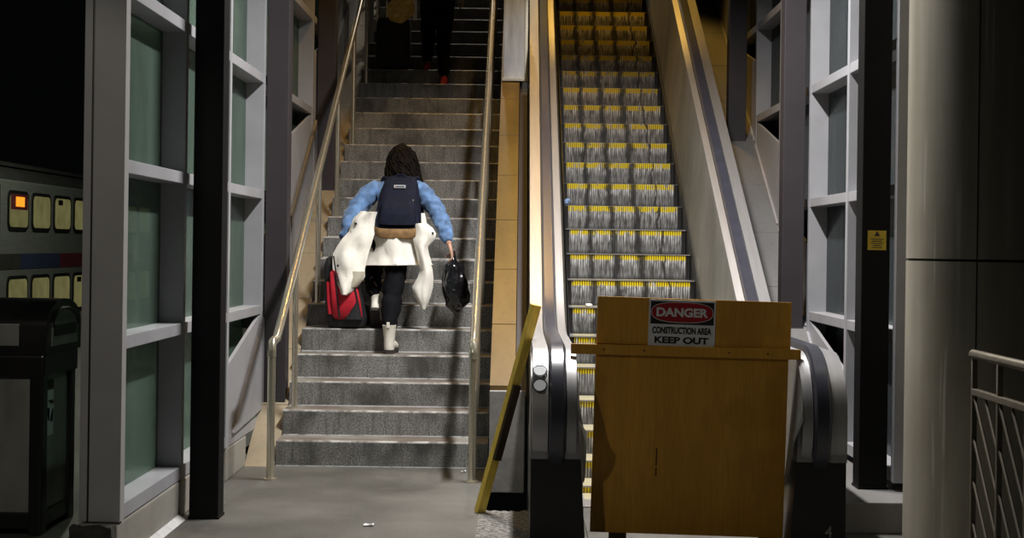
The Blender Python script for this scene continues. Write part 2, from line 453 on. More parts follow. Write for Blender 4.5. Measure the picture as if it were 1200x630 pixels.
obj('sill_bar', box((-.16, 14.03, 3.05), (.08, 14.12, 3.08), .004), M['rail_steel'], pm)

# ================================================================== STAIR HANDRAILS
def stair_rail(x, label):
    zr = lambda y: .887 + .6 * (y - 10.17)
    t = thing('stair_handrail', label, 'handrail', (x, 9.98, 0))
    pts = [(x, 9.985, .80), (x, 9.985, .86), (x, 10.0, .89), (x, 10.06, .90), (x, 10.17, zr(10.17) + .02), (x, 10.4, zr(10.4) + .005), (x, 20.2, zr(20.2))]
    obj('rail', tube(pts, .029, 14), M['rail_steel'], t, True)
    obj('post', tube([(x, 9.985, 0), (x, 9.985, .84)], .026, 14), M['rail_steel'], t, True)
    f = obj('floor_flange', tube([(x, 9.985, 0), (x, 9.985, .012)], .045, 16), M['rail_steel'], t, True)
    obj('end_collar', tube([(x, 9.985, .82), (x, 9.985, .845)], .029, 14), M['rail_steel'], t, True)
    for n in (2, 6, 10, 14, 18, 22, 26):
        y, z = SY + ST * (n - 1) + .10, SR * n
        obj('post', tube([(x, y, z), (x, y, zr(y) - .015)], .021, 12), M['rail_steel'], t, True)
    return t
stair_rail(-1.585, 'long tubular steel handrail along the left side of the stairs')
stair_rail(-.275, 'long tubular steel handrail between the stairs and the escalator')
tag(obj('wall_post', tube([(-1.66, 16.9, 3.4), (-1.66, 16.9, 5.6)], .05, 14), M['white_metal'], smooth=True), 'pale white post behind the top of the left handrail', 'post')

# ================================================================== GLAZED WALLS
RZ = [.217, 1.023, 1.86, 2.70, 3.54, 4.38, 5.22, 6.06]
def glazed_wall(side, X, s, fins, zp, zc, gm, first_full, endlabel):
    """s: direction out of the room along X"""
    w = thing('wall_' + side, 'glazed wall of white painted fins on the ' + side + ' side', 'wall', (X, fins[0], 0), kind='structure')
    bx = lambda a, b, y0, y1, z0, z1, bv=.003: box((min(X + s * a, X + s * b), y0, z0), (max(X + s * a, X + s * b), y1, z1), bv)
    pr = lambda poly, a, b: prism(poly, 0, min(X + s * a, X + s * b), max(X + s * a, X + s * b))
    for y in fins:
        zb = max(.217, zp(y) - .02) if y > 9.8 else .217
        obj('mullion', bx(0, .145, y, y + .062, zb, 6.12), M['frame'], w)
    for k in range(len(fins) - 1):
        y0, y1 = fins[k] + .064, fins[k + 1] - .002
        bay = thing('window_%d' % (k + 1 + (20 if side == 'right' else 0)),
                    'glazed bay %s of the %s wall' % (endlabel[k], side), 'window', (X + s * .14, y0, RZ[0]), kind='structure')
        low = None
        if zp(y1) < .25 or y1 < 10.2:
            rails = RZ
        else:
            rails = [z for z in RZ if z > zp(y1) - .01]; low = rails[0]
            za, zb_ = max(zc(y0), .285), max(zc(y1), .285)
            ya = y0
            if zp(y0) < .29: ya = y0 + (.29 - zp(y0)) / .597
            poly = [(ya, max(za, zc(ya))), (y1, zb_), (y1, zp(y1)), (ya, max(zp(ya), .29) + .004)]
            if poly[3][1] - poly[0][1] > .002 or poly[2][1] - poly[1][1] > .01:
                obj('cladding_panel', pr(poly, -.012, .008), M['frame'], w)
            obj('infill_panel', pr([(y0, min(zp(y0), za) - .02), (y1, zp(y1) - .2), (y1, low), (y0, low - .28)], .006, .03), M['frame'], w)
        for z in rails:
            obj('transom', bx(.004, .14, y0, y1, z, z + (.072 if z < .3 else .064)), M['frame'], bay)
        if low is not None and y0 < 10.2:
            obj('transom', bx(.004, .14, y0, y1, .217, .285), M['frame'], bay)
        zs = ([max(low - .80, .25)] if low is not None else []) + rails
        for a, b in zip(zs, zs[1:]):
            obj('glass_pane', bx(.132, .140, y0, y1, a + .05, b + .01, 0), gm, bay)
    return w
lf = [7.22 + 1.31 * k for k in range(9)]
zpl = lambda y: .286 + .6 * (y - 10.06)
ordn = ['nearest the camera', 'second from the camera', 'third from the camera, beside the stair foot', 'fourth from the camera, beside the stairs', 'fifth from the camera', 'sixth from the camera', 'seventh from the camera', 'farthest up the stairs']
wl = glazed_wall('left', -1.85, -1, lf, zpl, lambda y: .59 * (y - 10.58), M['glass_green'], 2, ordn)
obj('end_post', box((-1.995, 7.205, .217), (-1.846, 7.285, 6.12), .004), M['frame_grey'], wl)
obj('end_post', box((-2.04, 7.205, .217), (-2.003, 7.285, 6.12), .003), M['frame_grey'], wl)
obj('gasket', box((-2.004, 7.215, .217), (-1.994, 7.28, 6.12)), M['black'], wl)
bm = bmesh.new()
for a, b in ((7.19, 8.50), (8.53, 9.83), (9.86, 10.6)): add_box(bm, (-2.04, a, 0), (-1.853, b, .212), .012)
wobble(bm, .004, 7)
obj('kerb', bm, M['kerb'], wl)
bm = bmesh.new(); add_box(bm, (-2.07, 7.14, 0), (-1.862, 7.19, .205), .012); bmesh.ops.subdivide_edges(bm, edges=bm.edges[:], cuts=3, use_grid_fill=True); wobble(bm, .012, 16)
obj('broken_kerb_end', bm, M['dirt'], wl)
obj('caulk_strip', prism([(-1.856, 0), (-1.815, 0), (-1.856, .03)], 1, 7.0, 8.5), M['mortar'], wl)
rf = [8.75 + 1.31 * k for k in range(8)]
zpr = lambda y: 1.743 + .594 * (y - 12.72)
wr = glazed_wall('right', 2.16, 1, rf, zpr, lambda y: zpr(y) - .0, M['glass_grey'], 1, ordn[:3] + ['fourth from the camera, behind the plum column'] + ordn[4:])
tag(obj('trim_5', box((1.76, 8.36, 0), (2.32, 10.4, .17), .008), M['slate']), 'low grey stone plinth under the black post on the right', 'plinth', kind='structure')

# ================================================================== COLUMNS
def column(x, y, z, mat, label):
    t = thing('steel_column', label, 'column', (x, y, z), kind='structure')
    obj('shaft', box((x - .081, y - .081, z), (x + .081, y + .081, 6.2), .006), mat, t)
    obj('base_plate', box((x - .086, y - .086, z), (x + .086, y + .086, z + .015), .003), mat, t)
    return t
column(-1.722, 8.61, 0, M['black_paint'], 'black square column standing on the floor before the left wall')
column(-1.762, 11.3, .36, M['column'], 'dark plum column on the left curb, nearer of two beside the stairs')
column(-1.762, 14.1, 2.0, M['column'], 'dark plum column farther up the left curb beside the stairs')
cr = column(2.06, 8.9, .17, M['black_paint'], 'black square column with a yellow sticker on the right')
column(2.05, 11.5, .95, M['column'], 'dark plum column behind the plywood barrier on the right curb')
column(2.0, 14.15, 2.52, M['column'], 'dark plum column highest on the right slate curb')
# yellow caution sticker on the right column
c0 = Vector((2.065, 8.818, 1.60))
stk = thing('caution_sticker', 'small yellow caution sticker on the black column at right', 'sticker', c0)
obj('sticker_sheet', box((c0.x - .053, 8.8165, c0.z - .056), (c0.x + .053, 8.8185, c0.z + .056)), M['sticker_yellow'], stk)
bm = bmesh.new(); bmesh.ops.create_cone(bm, cap_ends=True, segments=3, radius1=.020, radius2=.020, depth=.002, matrix=Matrix.Translation((c0.x, 8.8155, c0.z + .034)) @ Matrix.Rotation(PI / 2, 4, 'X'))
obj('warning_symbol', bm, M['sign_black'], stk)
for i, wd in enumerate((.074, .060, .070, .048, .060)):
    obj('text_line', box((c0.x - wd / 2, 8.8150, c0.z + .004 - .012 * i), (c0.x + wd / 2, 8.8165, c0.z + .009 - .012 * i)), M['sign_black'], stk)

# ------------------------------------------------------------------ round pillar at right
PX, PY, PR = 2.445, 7.62, .5
pil = thing('round_pillar', 'wide round clad pillar at the right edge', 'pillar', (PX, PY, 0), kind='structure')
def cyl(r, z0, z1, n=96):
    bm = bmesh.new(); add_tube(bm, [(PX, PY, z0), (PX, PY, z1)], r, n); return bm
obj('lower_cladding', cyl(PR, 0, 1.492), M['pillar'], pil, True)
obj('upper_cladding', cyl(PR, 1.504, 6.2), M['pillar'], pil, True)
obj('joint_ring', cyl(PR - .012, 1.48, 1.52), M['pillar_seam'], pil, True)
th = 0
for i in range(2000):
    a = PI + PI / 2 * i / 2000
    if (PX + PR * math.cos(a)) / (PY + PR * math.sin(a)) > .2995: th = a; break
for z0, z1 in ((.0, 1.49), (1.505, 6.2)):
    c, s_ = math.cos(th), math.sin(th)
    obj('seam', tube([(PX + PR * c, PY + PR * s_, z0), (PX + PR * c, PY + PR * s_, z1)], .0035, 6), M['pillar_seam'], pil)

# ------------------------------------------------------------------ railing at the right edge
rl = thing('platform_railing', 'galvanised railing with slanted bars at the right edge', 'railing', (2.1, 7.03, 0))
ys = [7.03 - .37 * i for i in range(6)]
obj('top_rail', tube([(2.1, 7.05, 1.07), (2.1, ys[-1], 1.07)], .022, 10), M['railing'], rl, True)
obj('mid_rail', box((2.085, ys[-1], .885), (2.115, 7.03, .915), .004), M['railing'], rl)
obj('bottom_rail', box((2.085, ys[-1], .09), (2.115, 7.03, .12), .004), M['railing'], rl)
for y in ys: obj('post', box((2.088, y - .012, 0), (2.112, y + .012, 1.06), .003), M['railing'], rl)
for a, b in zip(ys, ys[1:]):
    for j in range(-1, 5):
        z = .885 - .19 * j
        za, zb, ya, yb = z, z - .42, a, b
        if za > .885: ya = a + (b - a) * (za - .885) / .42; za = .885
        if zb < .12: yb = a + (b - a) * (z - .12) / .42; zb = .12
        if za - zb > .05: obj('slanted_bar', tube([(2.1, ya, za), (2.1, yb, zb)], .0075, 8), M['railing'], rl)

# ================================================================== ESCALATOR
EC = .885
esc = thing('escalator', 'stopped escalator with yellow edged steel steps right of the stairs', 'escalator', (EC, 9.0, 0))
zs = lambda y: 1.29 + .592 * (y - 11.88)
HW = .49
bm = bmesh.new(); o2 = []
nr = 54; pitch = 2 * HW / nr
for i in range(nr):
    x = EC - HW + pitch * i
    o2 += [(x, .004), (x + pitch * .42, .004), (x + pitch * .42, -.004), (x + pitch, -.004)]
outl = [(x, y + 11.88) for x, y in o2] + [(EC + HW, 11.88 + .36), (EC - HW, 11.88 + .36)]
A = [bm.verts.new((x, y, 1.29)) for x, y in outl]; B = [bm.verts.new((x, y + (.012 if j < len(o2) else 0), 1.085)) for j, (x, y) in enumerate(outl)]
bm.faces.new(A[::-1]); bm.faces.new(B)
for k in range(len(A)): bm.faces.new((A[k], A[(k + 1) % len(A)], B[(k + 1) % len(A)], B[k]))
bmesh.ops.recalc_face_normals(bm, faces=bm.faces[:])
me = bpy.data.meshes.new('step'); bm.to_mesh(me); bm.free(); me.materials.append(M['esc_step'])
me.transform(Matrix.Translation((-EC, -11.88, -1.29)))
flat = {-5: .325, -6: .17, -7: .06, -8: .018}
for k in range(-8, 22):
    o = bpy.data.objects.new('step', me); C.objects.link(o); o.parent = esc
    o.location = Vector((EC, 11.88 + .338 * k, flat.get(k, 1.29 + .2 * k))) - ROOTS[esc]
    obj('tread_edge', box((EC - HW, 11.871 + .338 * k, flat.get(k, 1.29 + .2 * k) - .006), (EC + HW, 11.892 + .338 * k, flat.get(k, 1.29 + .2 * k) + .002)), M['deck_steel'], esc) if k < 3 else None
zb = lambda y: zs(y) + .95
path = [(21, zb(21)), (18, zb(18)), (15, zb(15)), (12, zb(12)), (10.6, zb(10.6)), (10.2, zb(10.2))]
p0, p1, p2 = (10.2, zb(10.2)), (9.82, 1.02), (9.4, 1.02)
for i in range(1, 11):
    t = i / 10; path.append(tuple((1 - t) ** 2 * a + 2 * t * (1 - t) * b + t * t * c for a, b, c in zip(p0, p1, p2)))
path += [(9.0, 1.02), (8.5, 1.02)]
NC, NR = (8.10, .66), .36
for i in range(0, 21):
    a = PI / 2 + PI * i / 20; path.append((NC[0] + NR * math.cos(a), NC[1] + NR * math.sin(a)))
path += [(8.5, .30), (9.0, .30)]
top = [p for p in path if p[1] > .66 or p[0] > 9.5]
for sg, nm in ((-1, 'left'), (1, 'right')):
    xb = EC + sg * .67
    fl = lambda pr: [(sg * u, v) for u, v in pr]
    obj('moving_handrail', sweep(path, fl([(-.040, .022), (-.043, .0), (-.030, -.018), (.030, -.018), (.043, 0), (.040, .022)]), xb), M['rubber'], esc, 50)
    obj('inner_cap', sweep(path, fl([(-.102, .05), (-.098, .018), (-.047, .012), (-.047, .05)]), xb), M['deck_steel'], esc, 40)
    obj('outer_cap', sweep(path, fl([(.047, .05), (.047, .012), (.125, .016), (.130, .05)]), xb), M['deck_steel'], esc, 40)
    obj('belt_track', sweep(path, fl([(-.05, .06), (-.05, .020), (.05, .020), (.05, .06)]), xb), M['black'], esc)
    # leaning inner panel, from the cap down to the skirt beside the steps
    bm = bmesh.new(); rows = []
    for (y, z) in top:
        lowz = max(zs(y) - .16, .0) if y > 8.25 else max(2 * .66 - z, .0)
        if y < 8.2: lowz = min(lowz, z - .02)
        rows.append((bm.verts.new((xb - sg * .100, y, z - .04)), bm.verts.new((xb - sg * (.172 if y > 8.9 else .150), y, lowz))))
    for q, w in zip(rows, rows[1:]): bm.faces.new((q[0], w[0], w[1], q[1]))
    r2 = bmesh.ops.solidify(bm, geom=bm.faces[:], thickness=.012)
    obj('inner_panel', bm, M['inner'], esc)
    # outer side
    poly = [(y, z - .05) for y, z in path if z > .95 or y > 9.5] + [(8.4, .3), (9.8, 0), (10.4, .0)] + [(21, zs(21) - .5)]
    poly = [(21, zb(21) - .05), (10.2, zb(10.2) - .05), (9.82, .97), (8.10, .96), (7.88, .8), (7.88, .0), (9.9, 0), (10.8, .1), (21, zs(21) - .5)]
    obj('outer_panel', prism(poly, 0, min(xb + sg * .10, xb + sg * .122), max(xb + sg * .10, xb + sg * .122)), M['steel'], esc)
    # front newel covers
    nv = [(NC[0] + (NR - .03) * math.cos(PI / 2 + PI * i / 24), NC[1] + (NR - .03) * math.sin(PI / 2 + PI * i / 24)) for i in range(25)] + [(8.9, .33), (8.9, .99)]
    obj('newel_plate', prism(nv, 0, min(xb - sg * .098, xb + sg * .118), max(xb - sg * .098, xb + sg * .118)), M['steel'], esc, 40)
    fc = obj('front_cover', prism([(xb - sg * .152, .0), (xb + sg * .132, .0), (xb + sg * .131, .46), (xb - sg * .122, .46)], 1, 7.80, 9.3), M['black'], esc)  # lower steel painted black for its shade; housing above keeps the steel colour
    obj('newel_housing', prism([(xb - sg * .122, .46), (xb + sg * .131, .46), (xb + sg * .129, .74), (xb - sg * .104, .74)], 1, 7.802, 9.0), M['steel'], esc)
    oc = bmesh.new()
    add_prism(oc, [(8.30, .46), (7.795, .46), (7.795, .70), (7.81, .78), (7.85, .86), (7.92, .92), (8.02, .955), (8.30, .965)], 0, min(xb + sg * .05, xb + sg * .134), max(xb + sg * .05, xb + sg * .134))
    oc_o = obj('corner_cover', oc, M['steel'], esc, 40)
    if nm == 'left':
        for zz, yy, t in ((.900, 7.845, .76), (.832, 7.789, .49)):
            xx = xb - .090; c_ = Vector((xx, yy, zz)); upv = Vector((0, math.sin(t), math.cos(t))); nv_ = Vector((0, -math.cos(t), math.sin(t)))
            bm = bmesh.new(); bmesh.ops.create_cone(bm, cap_ends=True, segments=28, radius1=.033, radius2=.030, depth=.014, matrix=Matrix.Translation(c_) @ Matrix.Rotation(PI / 2 - t, 4, 'X'))
            obj('round_button', bm, M['sign_white'], oc_o, True)
            obj('button_ring', tube([c_ + nv_ * .004 + Vector((.036 * math.cos(2 * PI * i / 28), 0, 0)) + upv * .036 * math.sin(2 * PI * i / 28) for i in range(29)], .003, 6), M['black'], oc_o, True)
    else:
        text_mesh('number', '4', .036, .058, M['deck_steel'], fc, (xb + .045, 7.796, .11), .004)
    obj('skirt', prism([(21, zs(21) + .06), (10.0, zs(10.0) + .06), (9.3, .08), (8.6, .08), (8.6, 0), (9.9, 0), (21, zs(21) - .4)], 0, min(EC + sg * .494, EC + sg * .502), max(EC + sg * .494, EC + sg * .502)), M['black'], esc)
obj('floor_plate', box((EC - .49, 7.3, .0), (EC + .49, 9.0, .012)), M['esc_floor'], esc)
obj('comb_plate', box((EC - .49, 9.0, .0), (EC + .49, 9.25, .022), .004), M['deck_steel'], esc)

# ================================================================== PLYWOOD BARRIER, BEAM, SIGN
by = 7.98
bl, br, bt, bb = .397, 1.399, 1.273, .05
TILT = .020
bar = thing('plywood_barrier', 'brown plywood sheet barrier blocking the foot of the escalator', 'barrier', ((bl + br) / 2, by, .012))
obj('board', box((bl, by, bb), (br, by + .018, bt), .002), M['ply'], bar)
obj('top_strip', box((bl + .003, by - .010, 1.030), (br + .006, by, bt + .002), .002), M['ply'], bar)
for x in (bl + .10, br - .12):
    obj('foot_block', box((x, by + .004, .004), (x + .09, by + .05, bb + .1), .003), M['plank_dark'], bar)
gm = bmesh.new()
for z in (.50, .455, .40): add_box(gm, (.726, by - .001, z - .05), (.733, by + .001, z - .005))
obj('gouge_mark', gm, M['plank_dark'], bar)
bar.rotation_euler.y = TILT
bm_ = thing('timber_rail', 'long thin timber rail nailed across the plywood barrier', 'timber rail', (.88, by - .022, .977))
obj('rail_board', box((.285, by - .032, .977), (1.476, by - .012, 1.030), .003), M['ply'], bm_)
for x in (.45, .66, 1.10, 1.30):
    obj('nail', box((x, by - .034, 1.0), (x + .008, by - .031, 1.008)), M['sign_black'], bm_)
bm_.rotation_euler.y = .014
sx, sz, sw, sh = .860, 1.149, .346, .240
sy = by - .016
sg_ = thing('danger_sign', 'white, black and red danger sign on the plywood barrier', 'sign', (sx, sy, sz))
obj('sign_plate', box((sx - sw / 2, sy, sz - sh / 2), (sx + sw / 2, sy + .004, sz + sh / 2), .001), M['sign_white'], sg_)
obj('black_panel', box((sx - sw / 2 + .009, sy - .001, sz - .006), (sx + sw / 2 - .009, sy + .001, sz + sh / 2 - .009)), M['sign_black'], sg_)
def oval(hw, hh, dz, e=3.0):
    bm = bmesh.new(); q = []
    for k in range(48):
        t = 2 * PI * k / 48; q.append((sx + hw * math.copysign(abs(math.cos(t)) ** (2 / e), math.cos(t)), sz + .056 + hh * math.copysign(abs(math.sin(t)) ** (2 / e), math.sin(t))))
    add_prism(bm, q, 1, sy - dz, sy); return bm
obj('oval_outline', oval(.161, .054, .0016, 2.6), M['sign_white'], sg_)
obj('red_oval', oval(.158, .051, .0022, 2.6), M['sign_red'], sg_)
text_mesh('danger_lettering', 'DANGER', .268, .047, M['sign_white'], sg_, (sx, sy - .003, sz + .056), .04)
text_mesh('construction_lettering', 'CONSTRUCTION AREA', .306, .036, M['sign_black'], sg_, (sx, sy - .001, sz - .038), .035)
text_mesh('keep_out_lettering', 'KEEP OUT', .280, .035, M['sign_black'], sg_, (sx, sy - .001, sz - .088), .04)
sg_.rotation_euler.y = .022

# ------------------------------------------------------------------ leaning yellow plank
a, b = P(562, 596, 8.86), P(628, 357, 8.80); a.z = .0
d = (b - a).normalized(); sd = d.cross(Vector((0, 1, 0))).normalized(); dp = d.cross(sd).normalized()
pl = thing('leaning_plank', 'yellow painted plank leaning against the escalator side', 'plank', a)
bm = bmesh.new(); L = (b - a).length
rot = Matrix((sd, dp, d)).transposed().to_4x4()
ROT = math.radians(-50)
add_box(bm, (-.018, -.030, 0), (.018, .030, L), .003)
bm.transform(Matrix.Rotation(ROT, 4, 'Z'))
bm.transform(Matrix.Translation(a) @ rot)
zmin = min(v.co.z for v in bm.verts)
for v in bm.verts:
    if v.co.z < .1 : v.co.z = max(v.co.z, .0)
obj('timber', bm, M['yellow_plank'], pl)
bm = bmesh.new(); sgn = 1 if sd.x > 0 else -1
add_box(bm, (sgn * .018, -.026, L * .26), (sgn * .036, .026, L * .62), .002); bm.transform(Matrix.Rotation(ROT, 4, 'Z')); bm.transform(Matrix.Translation(a) @ rot)
obj('cleat', bm, M['plank_dark'], pl)
# ================================================================== TRAIN outside
tx = -9.8
tr = thing('train', 'double deck commuter train with lit windows outside at far left', 'train', (tx - 1.4, 36, -1.2))
body = box((tx - 2.8, 28.7, -1.0), (tx, 46, 2.72), .05)
obj('body', body, M['train_steel'], tr)
obj('roof', prism([(tx - 2.75, 2.72), (tx - .02, 2.72), (tx - .10, 2.86), (tx - .5, 3.12), (tx - 1.4, 3.2), (tx - 2.3, 3.12), (tx - 2.7, 2.86)], 1, 28.7, 46), M['train_roof'], tr)
for i in range(3):
    obj('roof_rib', box((tx - .30 + .06 * i - .1, 28.7, 2.9 + .05 * i), (tx - .24 + .06 * i - .1, 46, 2.95 + .05 * i)), M['train_roof'], tr)
def rrect(y0, y1, z0, z1, r=.12):
    q = []
    for cy, cz, a0 in ((y1 - r, z1 - r, 0), (y0 + r, z1 - r, 90), (y0 + r, z0 + r, 180), (y1 - r, z0 + r, 270)):
        for k in range(6):
            a = math.radians(a0 + 18 * k); q.append((cy + r * math.cos(a), cz + r * math.sin(a)))
    return q
for i in range(8):
    y0 = 29.55 + 1.455 * i
    for z0, z1 in ((1.80, 2.44), (.08, .78)):
        w = obj('window', prism(rrect(y0 - .06, y0 + 1.16, z0 - .07, z1 + .07, .16), 0, tx - .02, tx + .03), M['train_rubber'], tr)
        obj('pane', prism(rrect(y0, y0 + 1.10, z0, z1), 0, tx + .02, tx + .035), M['train_lit'], w)
        if (i + (z0 > 1)) % 3 == 0 and i: obj('vent', box((tx + .03, y0 + .2, z1 - .14), (tx + .045, y0 + .5, z1 - .03)), M['train_rubber'], w)
        if i == 0 and z0 > 1:
            obj('display_hood', box((tx + .03, y0 + .05, z1 - .30), (tx + .045, y0 + 1.05, z1)), M['train_red'], w)
            obj('destination_display', box((tx + .04, y0 + .32, z1 - .24), (tx + .055, y0 + .82, z1 - .05)), M['dest_lit'], w)
obj('colour_band', box((tx - .01, 28.7, .98), (tx + .012, 30.3, 1.28)), M['train_roof'], tr)
obj('colour_band', box((tx - .01, 30.3, .98), (tx + .012, 32.9, 1.28)), M['train_blue'], tr)
obj('colour_band', box((tx - .01, 32.9, .98), (tx + .012, 46, 1.28)), M['train_red'], tr)
obj('door_post', box((tx - .02, 28.72, -.2), (tx + .06, 28.95, 2.6), .02), M['rail_steel'], tr)

# ================================================================== TRASH BIN
X0, X1, Y0, Y1 = -3.10, -2.455, 7.98, 8.58
bn = thing('trash_bin', 'black and steel trash bin with arched hood left of the glazed wall', 'trash bin', ((X0 + X1) / 2, (Y0 + Y1) / 2, 0))
for x in (X0, X1 - .07):
    for y in (Y0, Y1 - .10): obj('corner_post', box((x, y, .0), (x + .07, y + .10, .92), .012), M['binblack'], bn)
obj('base_frame', box((X0 + .01, Y0 + .01, .03), (X1 - .01, Y1 - .01, .12), .01), M['binblack'], bn)
obj('steel_panel', box((X0 + .06, Y0 + .018, .10), (X1 - .06, Y0 + .03, .82), .003), M['binsteel'], bn)
obj('steel_panel', box((X1 - .03, Y0 + .09, .10), (X1 - .018, Y1 - .09, .82), .003), M['binsteel'], bn)
obj('steel_panel', box((X0 + .018, Y0 + .09, .10), (X0 + .03, Y1 - .09, .82), .003), M['binsteel'], bn)
obj('collar', box((X0 - .01, Y0 - .01, .82), (X1 + .01, Y1 + .01, .94), .015), M['binblack'], bn)
arc = [(Y0 - .015, .94), (Y1 + .015, .94)] + [((Y0 + Y1) / 2 + (.315) * math.cos(PI * i / 16), 1.09 + .135 * math.sin(PI * i / 16)) for i in range(17)]
hood = obj('hood', prism(arc, 0, X0 - .02, X1 + .02), M['binblack'], bn, 30)
inn = [(Y0 + .07, .98), (Y1 - .07, .98)] + [((Y0 + Y1) / 2 + .225 * math.cos(PI * i / 14), 1.08 + .095 * math.sin(PI * i / 14)) for i in range(15)]
ap = obj('arched_flap', prism(inn, 0, X1 + .018, X1 + .026), M['binsteel'], hood)
obj('slot', box((X1 + .024, Y0 + .10, 1.03), (X1 + .030, Y1 - .10, 1.09), .004), M['binblack'], ap)
obj('arched_rim', tube([(X1 + .024, y, z) for y, z in inn[2:]], .010, 6), M['binblack'], ap)
obj('front_flap', box((X0 + .09, Y0 - .022, .985), (X1 - .12, Y0 - .012, 1.10), .004), M['binsteel'], hood)
lb = obj('recycling_label', box((X1 - .019, Y0 + .11, .50), (X1 - .014, Y0 + .24, .80), .002), M['sign_white'], bn)
obj('label_header', box((X1 - .016, Y0 + .115, .745), (X1 - .012, Y0 + .235, .795)), M['sign_black'], lb)
for k in range(3):
    a = PI / 2 + 2 * PI * k / 3; cy, cz = Y0 + .175, .635
    p = [(cy + .045 * math.cos(a - .75), cz + .06 * math.sin(a - .75)), (cy + .045 * math.cos(a + .55), cz + .06 * math.sin(a + .55))]
    obj('recycling_arrow', tube([(X1 - .0135, *p[0]), (X1 - .0135, *p[1])], [.012, .004], 6), M['sign_black'], lb)

# ================================================================== LITTER
def crumple(c, r, mat, label, name, cat, squash=.7, seed=1):
    bm = bmesh.new(); bmesh.ops.create_icosphere(bm, subdivisions=3, radius=r, matrix=Matrix.Translation(c) @ Matrix.Diagonal((1, 1, squash, 1)))
    for v in bm.verts: v.co += mnoise.noise_vector(v.co * (1.6 / r) + Vector((seed, 0, 0))) * r * .45
    zm = min(v.co.z for v in bm.verts)
    return tag(obj(name, bm, mat), label, cat)
c = P(664.5, 236, 12.95); c.z = 1.29 + .2 * 3 + .036
crumple(Vector((.415, 13.0, c.z)), .030, M['rubbish_blue'], 'crumpled blue wrapper lying on the left end of an escalator step', 'crumpled_wrapper', 'wrapper', .8, 3)
crumple(Vector((.545, 11.60, 1.104)), .024, M['paper'], 'small white paper scrap on the escalator step just above the barrier', 'paper_scrap', 'paper', .5, 5)
crumple(Vector((-2.33, 7.75, .016)), .03, M['dull_red'], 'small dull red wrapper on the ground by the bin', 'crumpled_wrapper', 'wrapper', .5, 8)
for px, py, r, lab in ((432, 616, .016, 'white paper scrap on the floor in front of the stairs'), (543, 553, .010, 'tiny white fleck on the floor beside the right handrail foot')):
    q = P(px, py, 2754 / (py - 290 - ROLL * (px - XV))); q.z = .006
    bm = bmesh.new(); bmesh.ops.create_grid(bm, x_segments=6, y_segments=5, size=1, matrix=Matrix.Translation(q) @ Matrix.Diagonal((r * 1.8, r, 1, 1)))
    for v in bm.verts: v.co.z += abs(mnoise.noise(v.co * 60)) * .012
    bmesh.ops.solidify(bm, geom=bm.faces[:], thickness=.001)
    tag(obj('paper_scrap', bm, M['paper']), lab, 'paper')

# ================================================================== PEOPLE
def fingers(bm, wrist, palm_dir, side, curl, s=1.0, spread=.016):
    """palm plus five bent fingers added to a body mesh; palm_dir from wrist to knuckles, side across the knuckles, curl the way fingers bend"""
    u = Vector(palm_dir).normalized(); w = (Vector(side) - u * Vector(side).dot(u)).normalized(); c = Vector(curl).normalized()
    k0 = wrist + u * .085 * s
    add_loft(bm, [(wrist - u * .01, w * .022 * s, c * .016 * s, 2.2), (wrist + u * .03 * s, w * .036 * s, c * .016 * s, 2.4), (k0 - u * .01, w * .041 * s, c * .014 * s, 2.6), (k0 + u * .004, w * .036 * s, c * .010 * s, 2.4)], 14)
    for i, ln in enumerate((.070, .080, .074, .058)):
        p = k0 + w * spread * 1.25 * (1.5 - i) * s; d = u; pts = [p - u * .015]; 
        for seg, ang in ((.42, .9), (.32, 1.0), (.26, .6)):
            p = p + d * ln * seg * s; pts.append(p); d = (d * math.cos(ang) + c * math.sin(ang)).normalized(); c2 = c
        add_tube(bm, pts, [.0095 * s, .009 * s, .008 * s, .0065 * s], 8)
    t0 = wrist + u * .03 * s + w * .034 * s
    add_tube(bm, [t0 - w * .012, t0 + (w * .8 + u * .5) * .026 * s, t0 + (w * .7 + u * 1.1 + c * .8) * .034 * s, t0 + (w * .2 + u * 1.3 + c * 1.6) * .034 * s], [.012 * s, .011 * s, .0095 * s, .007 * s], 8)

def face(bm, head, fwd, up, s=1.0):
    f = Vector(fwd).normalized(); u = Vector(up).normalized(); r = f.cross(u)
    add_loft(bm, [(head + f * (.098 * s) + u * .035, r * .008, f * .006, 2), (head + f * .112 * s - u * .005, r * .014, f * .014, 2), (head + f * .108 * s - u * .022, r * .018, f * .012, 2), (head + f * .092 * s - u * .03, r * .010, f * .006, 2)], 10)
    for sg in (-1, 1):
        add_ball(bm, head + f * .086 * s + r * sg * .034 + u * .022, (.015, .012, .010), 10, 8)
        add_ball(bm, head + r * sg * .088 * s - u * .004, (.012, .022, .034), 10, 8)
    add_loft(bm, [(head + f * .094 * s - u * .062 - r * .024, u * .004, f * .004, 2), (head + f * .102 * s - u * .060, u * .010, f * .008, 2), (head + f * .094 * s - u * .062 + r * .024, u * .004, f * .004, 2)], 8)

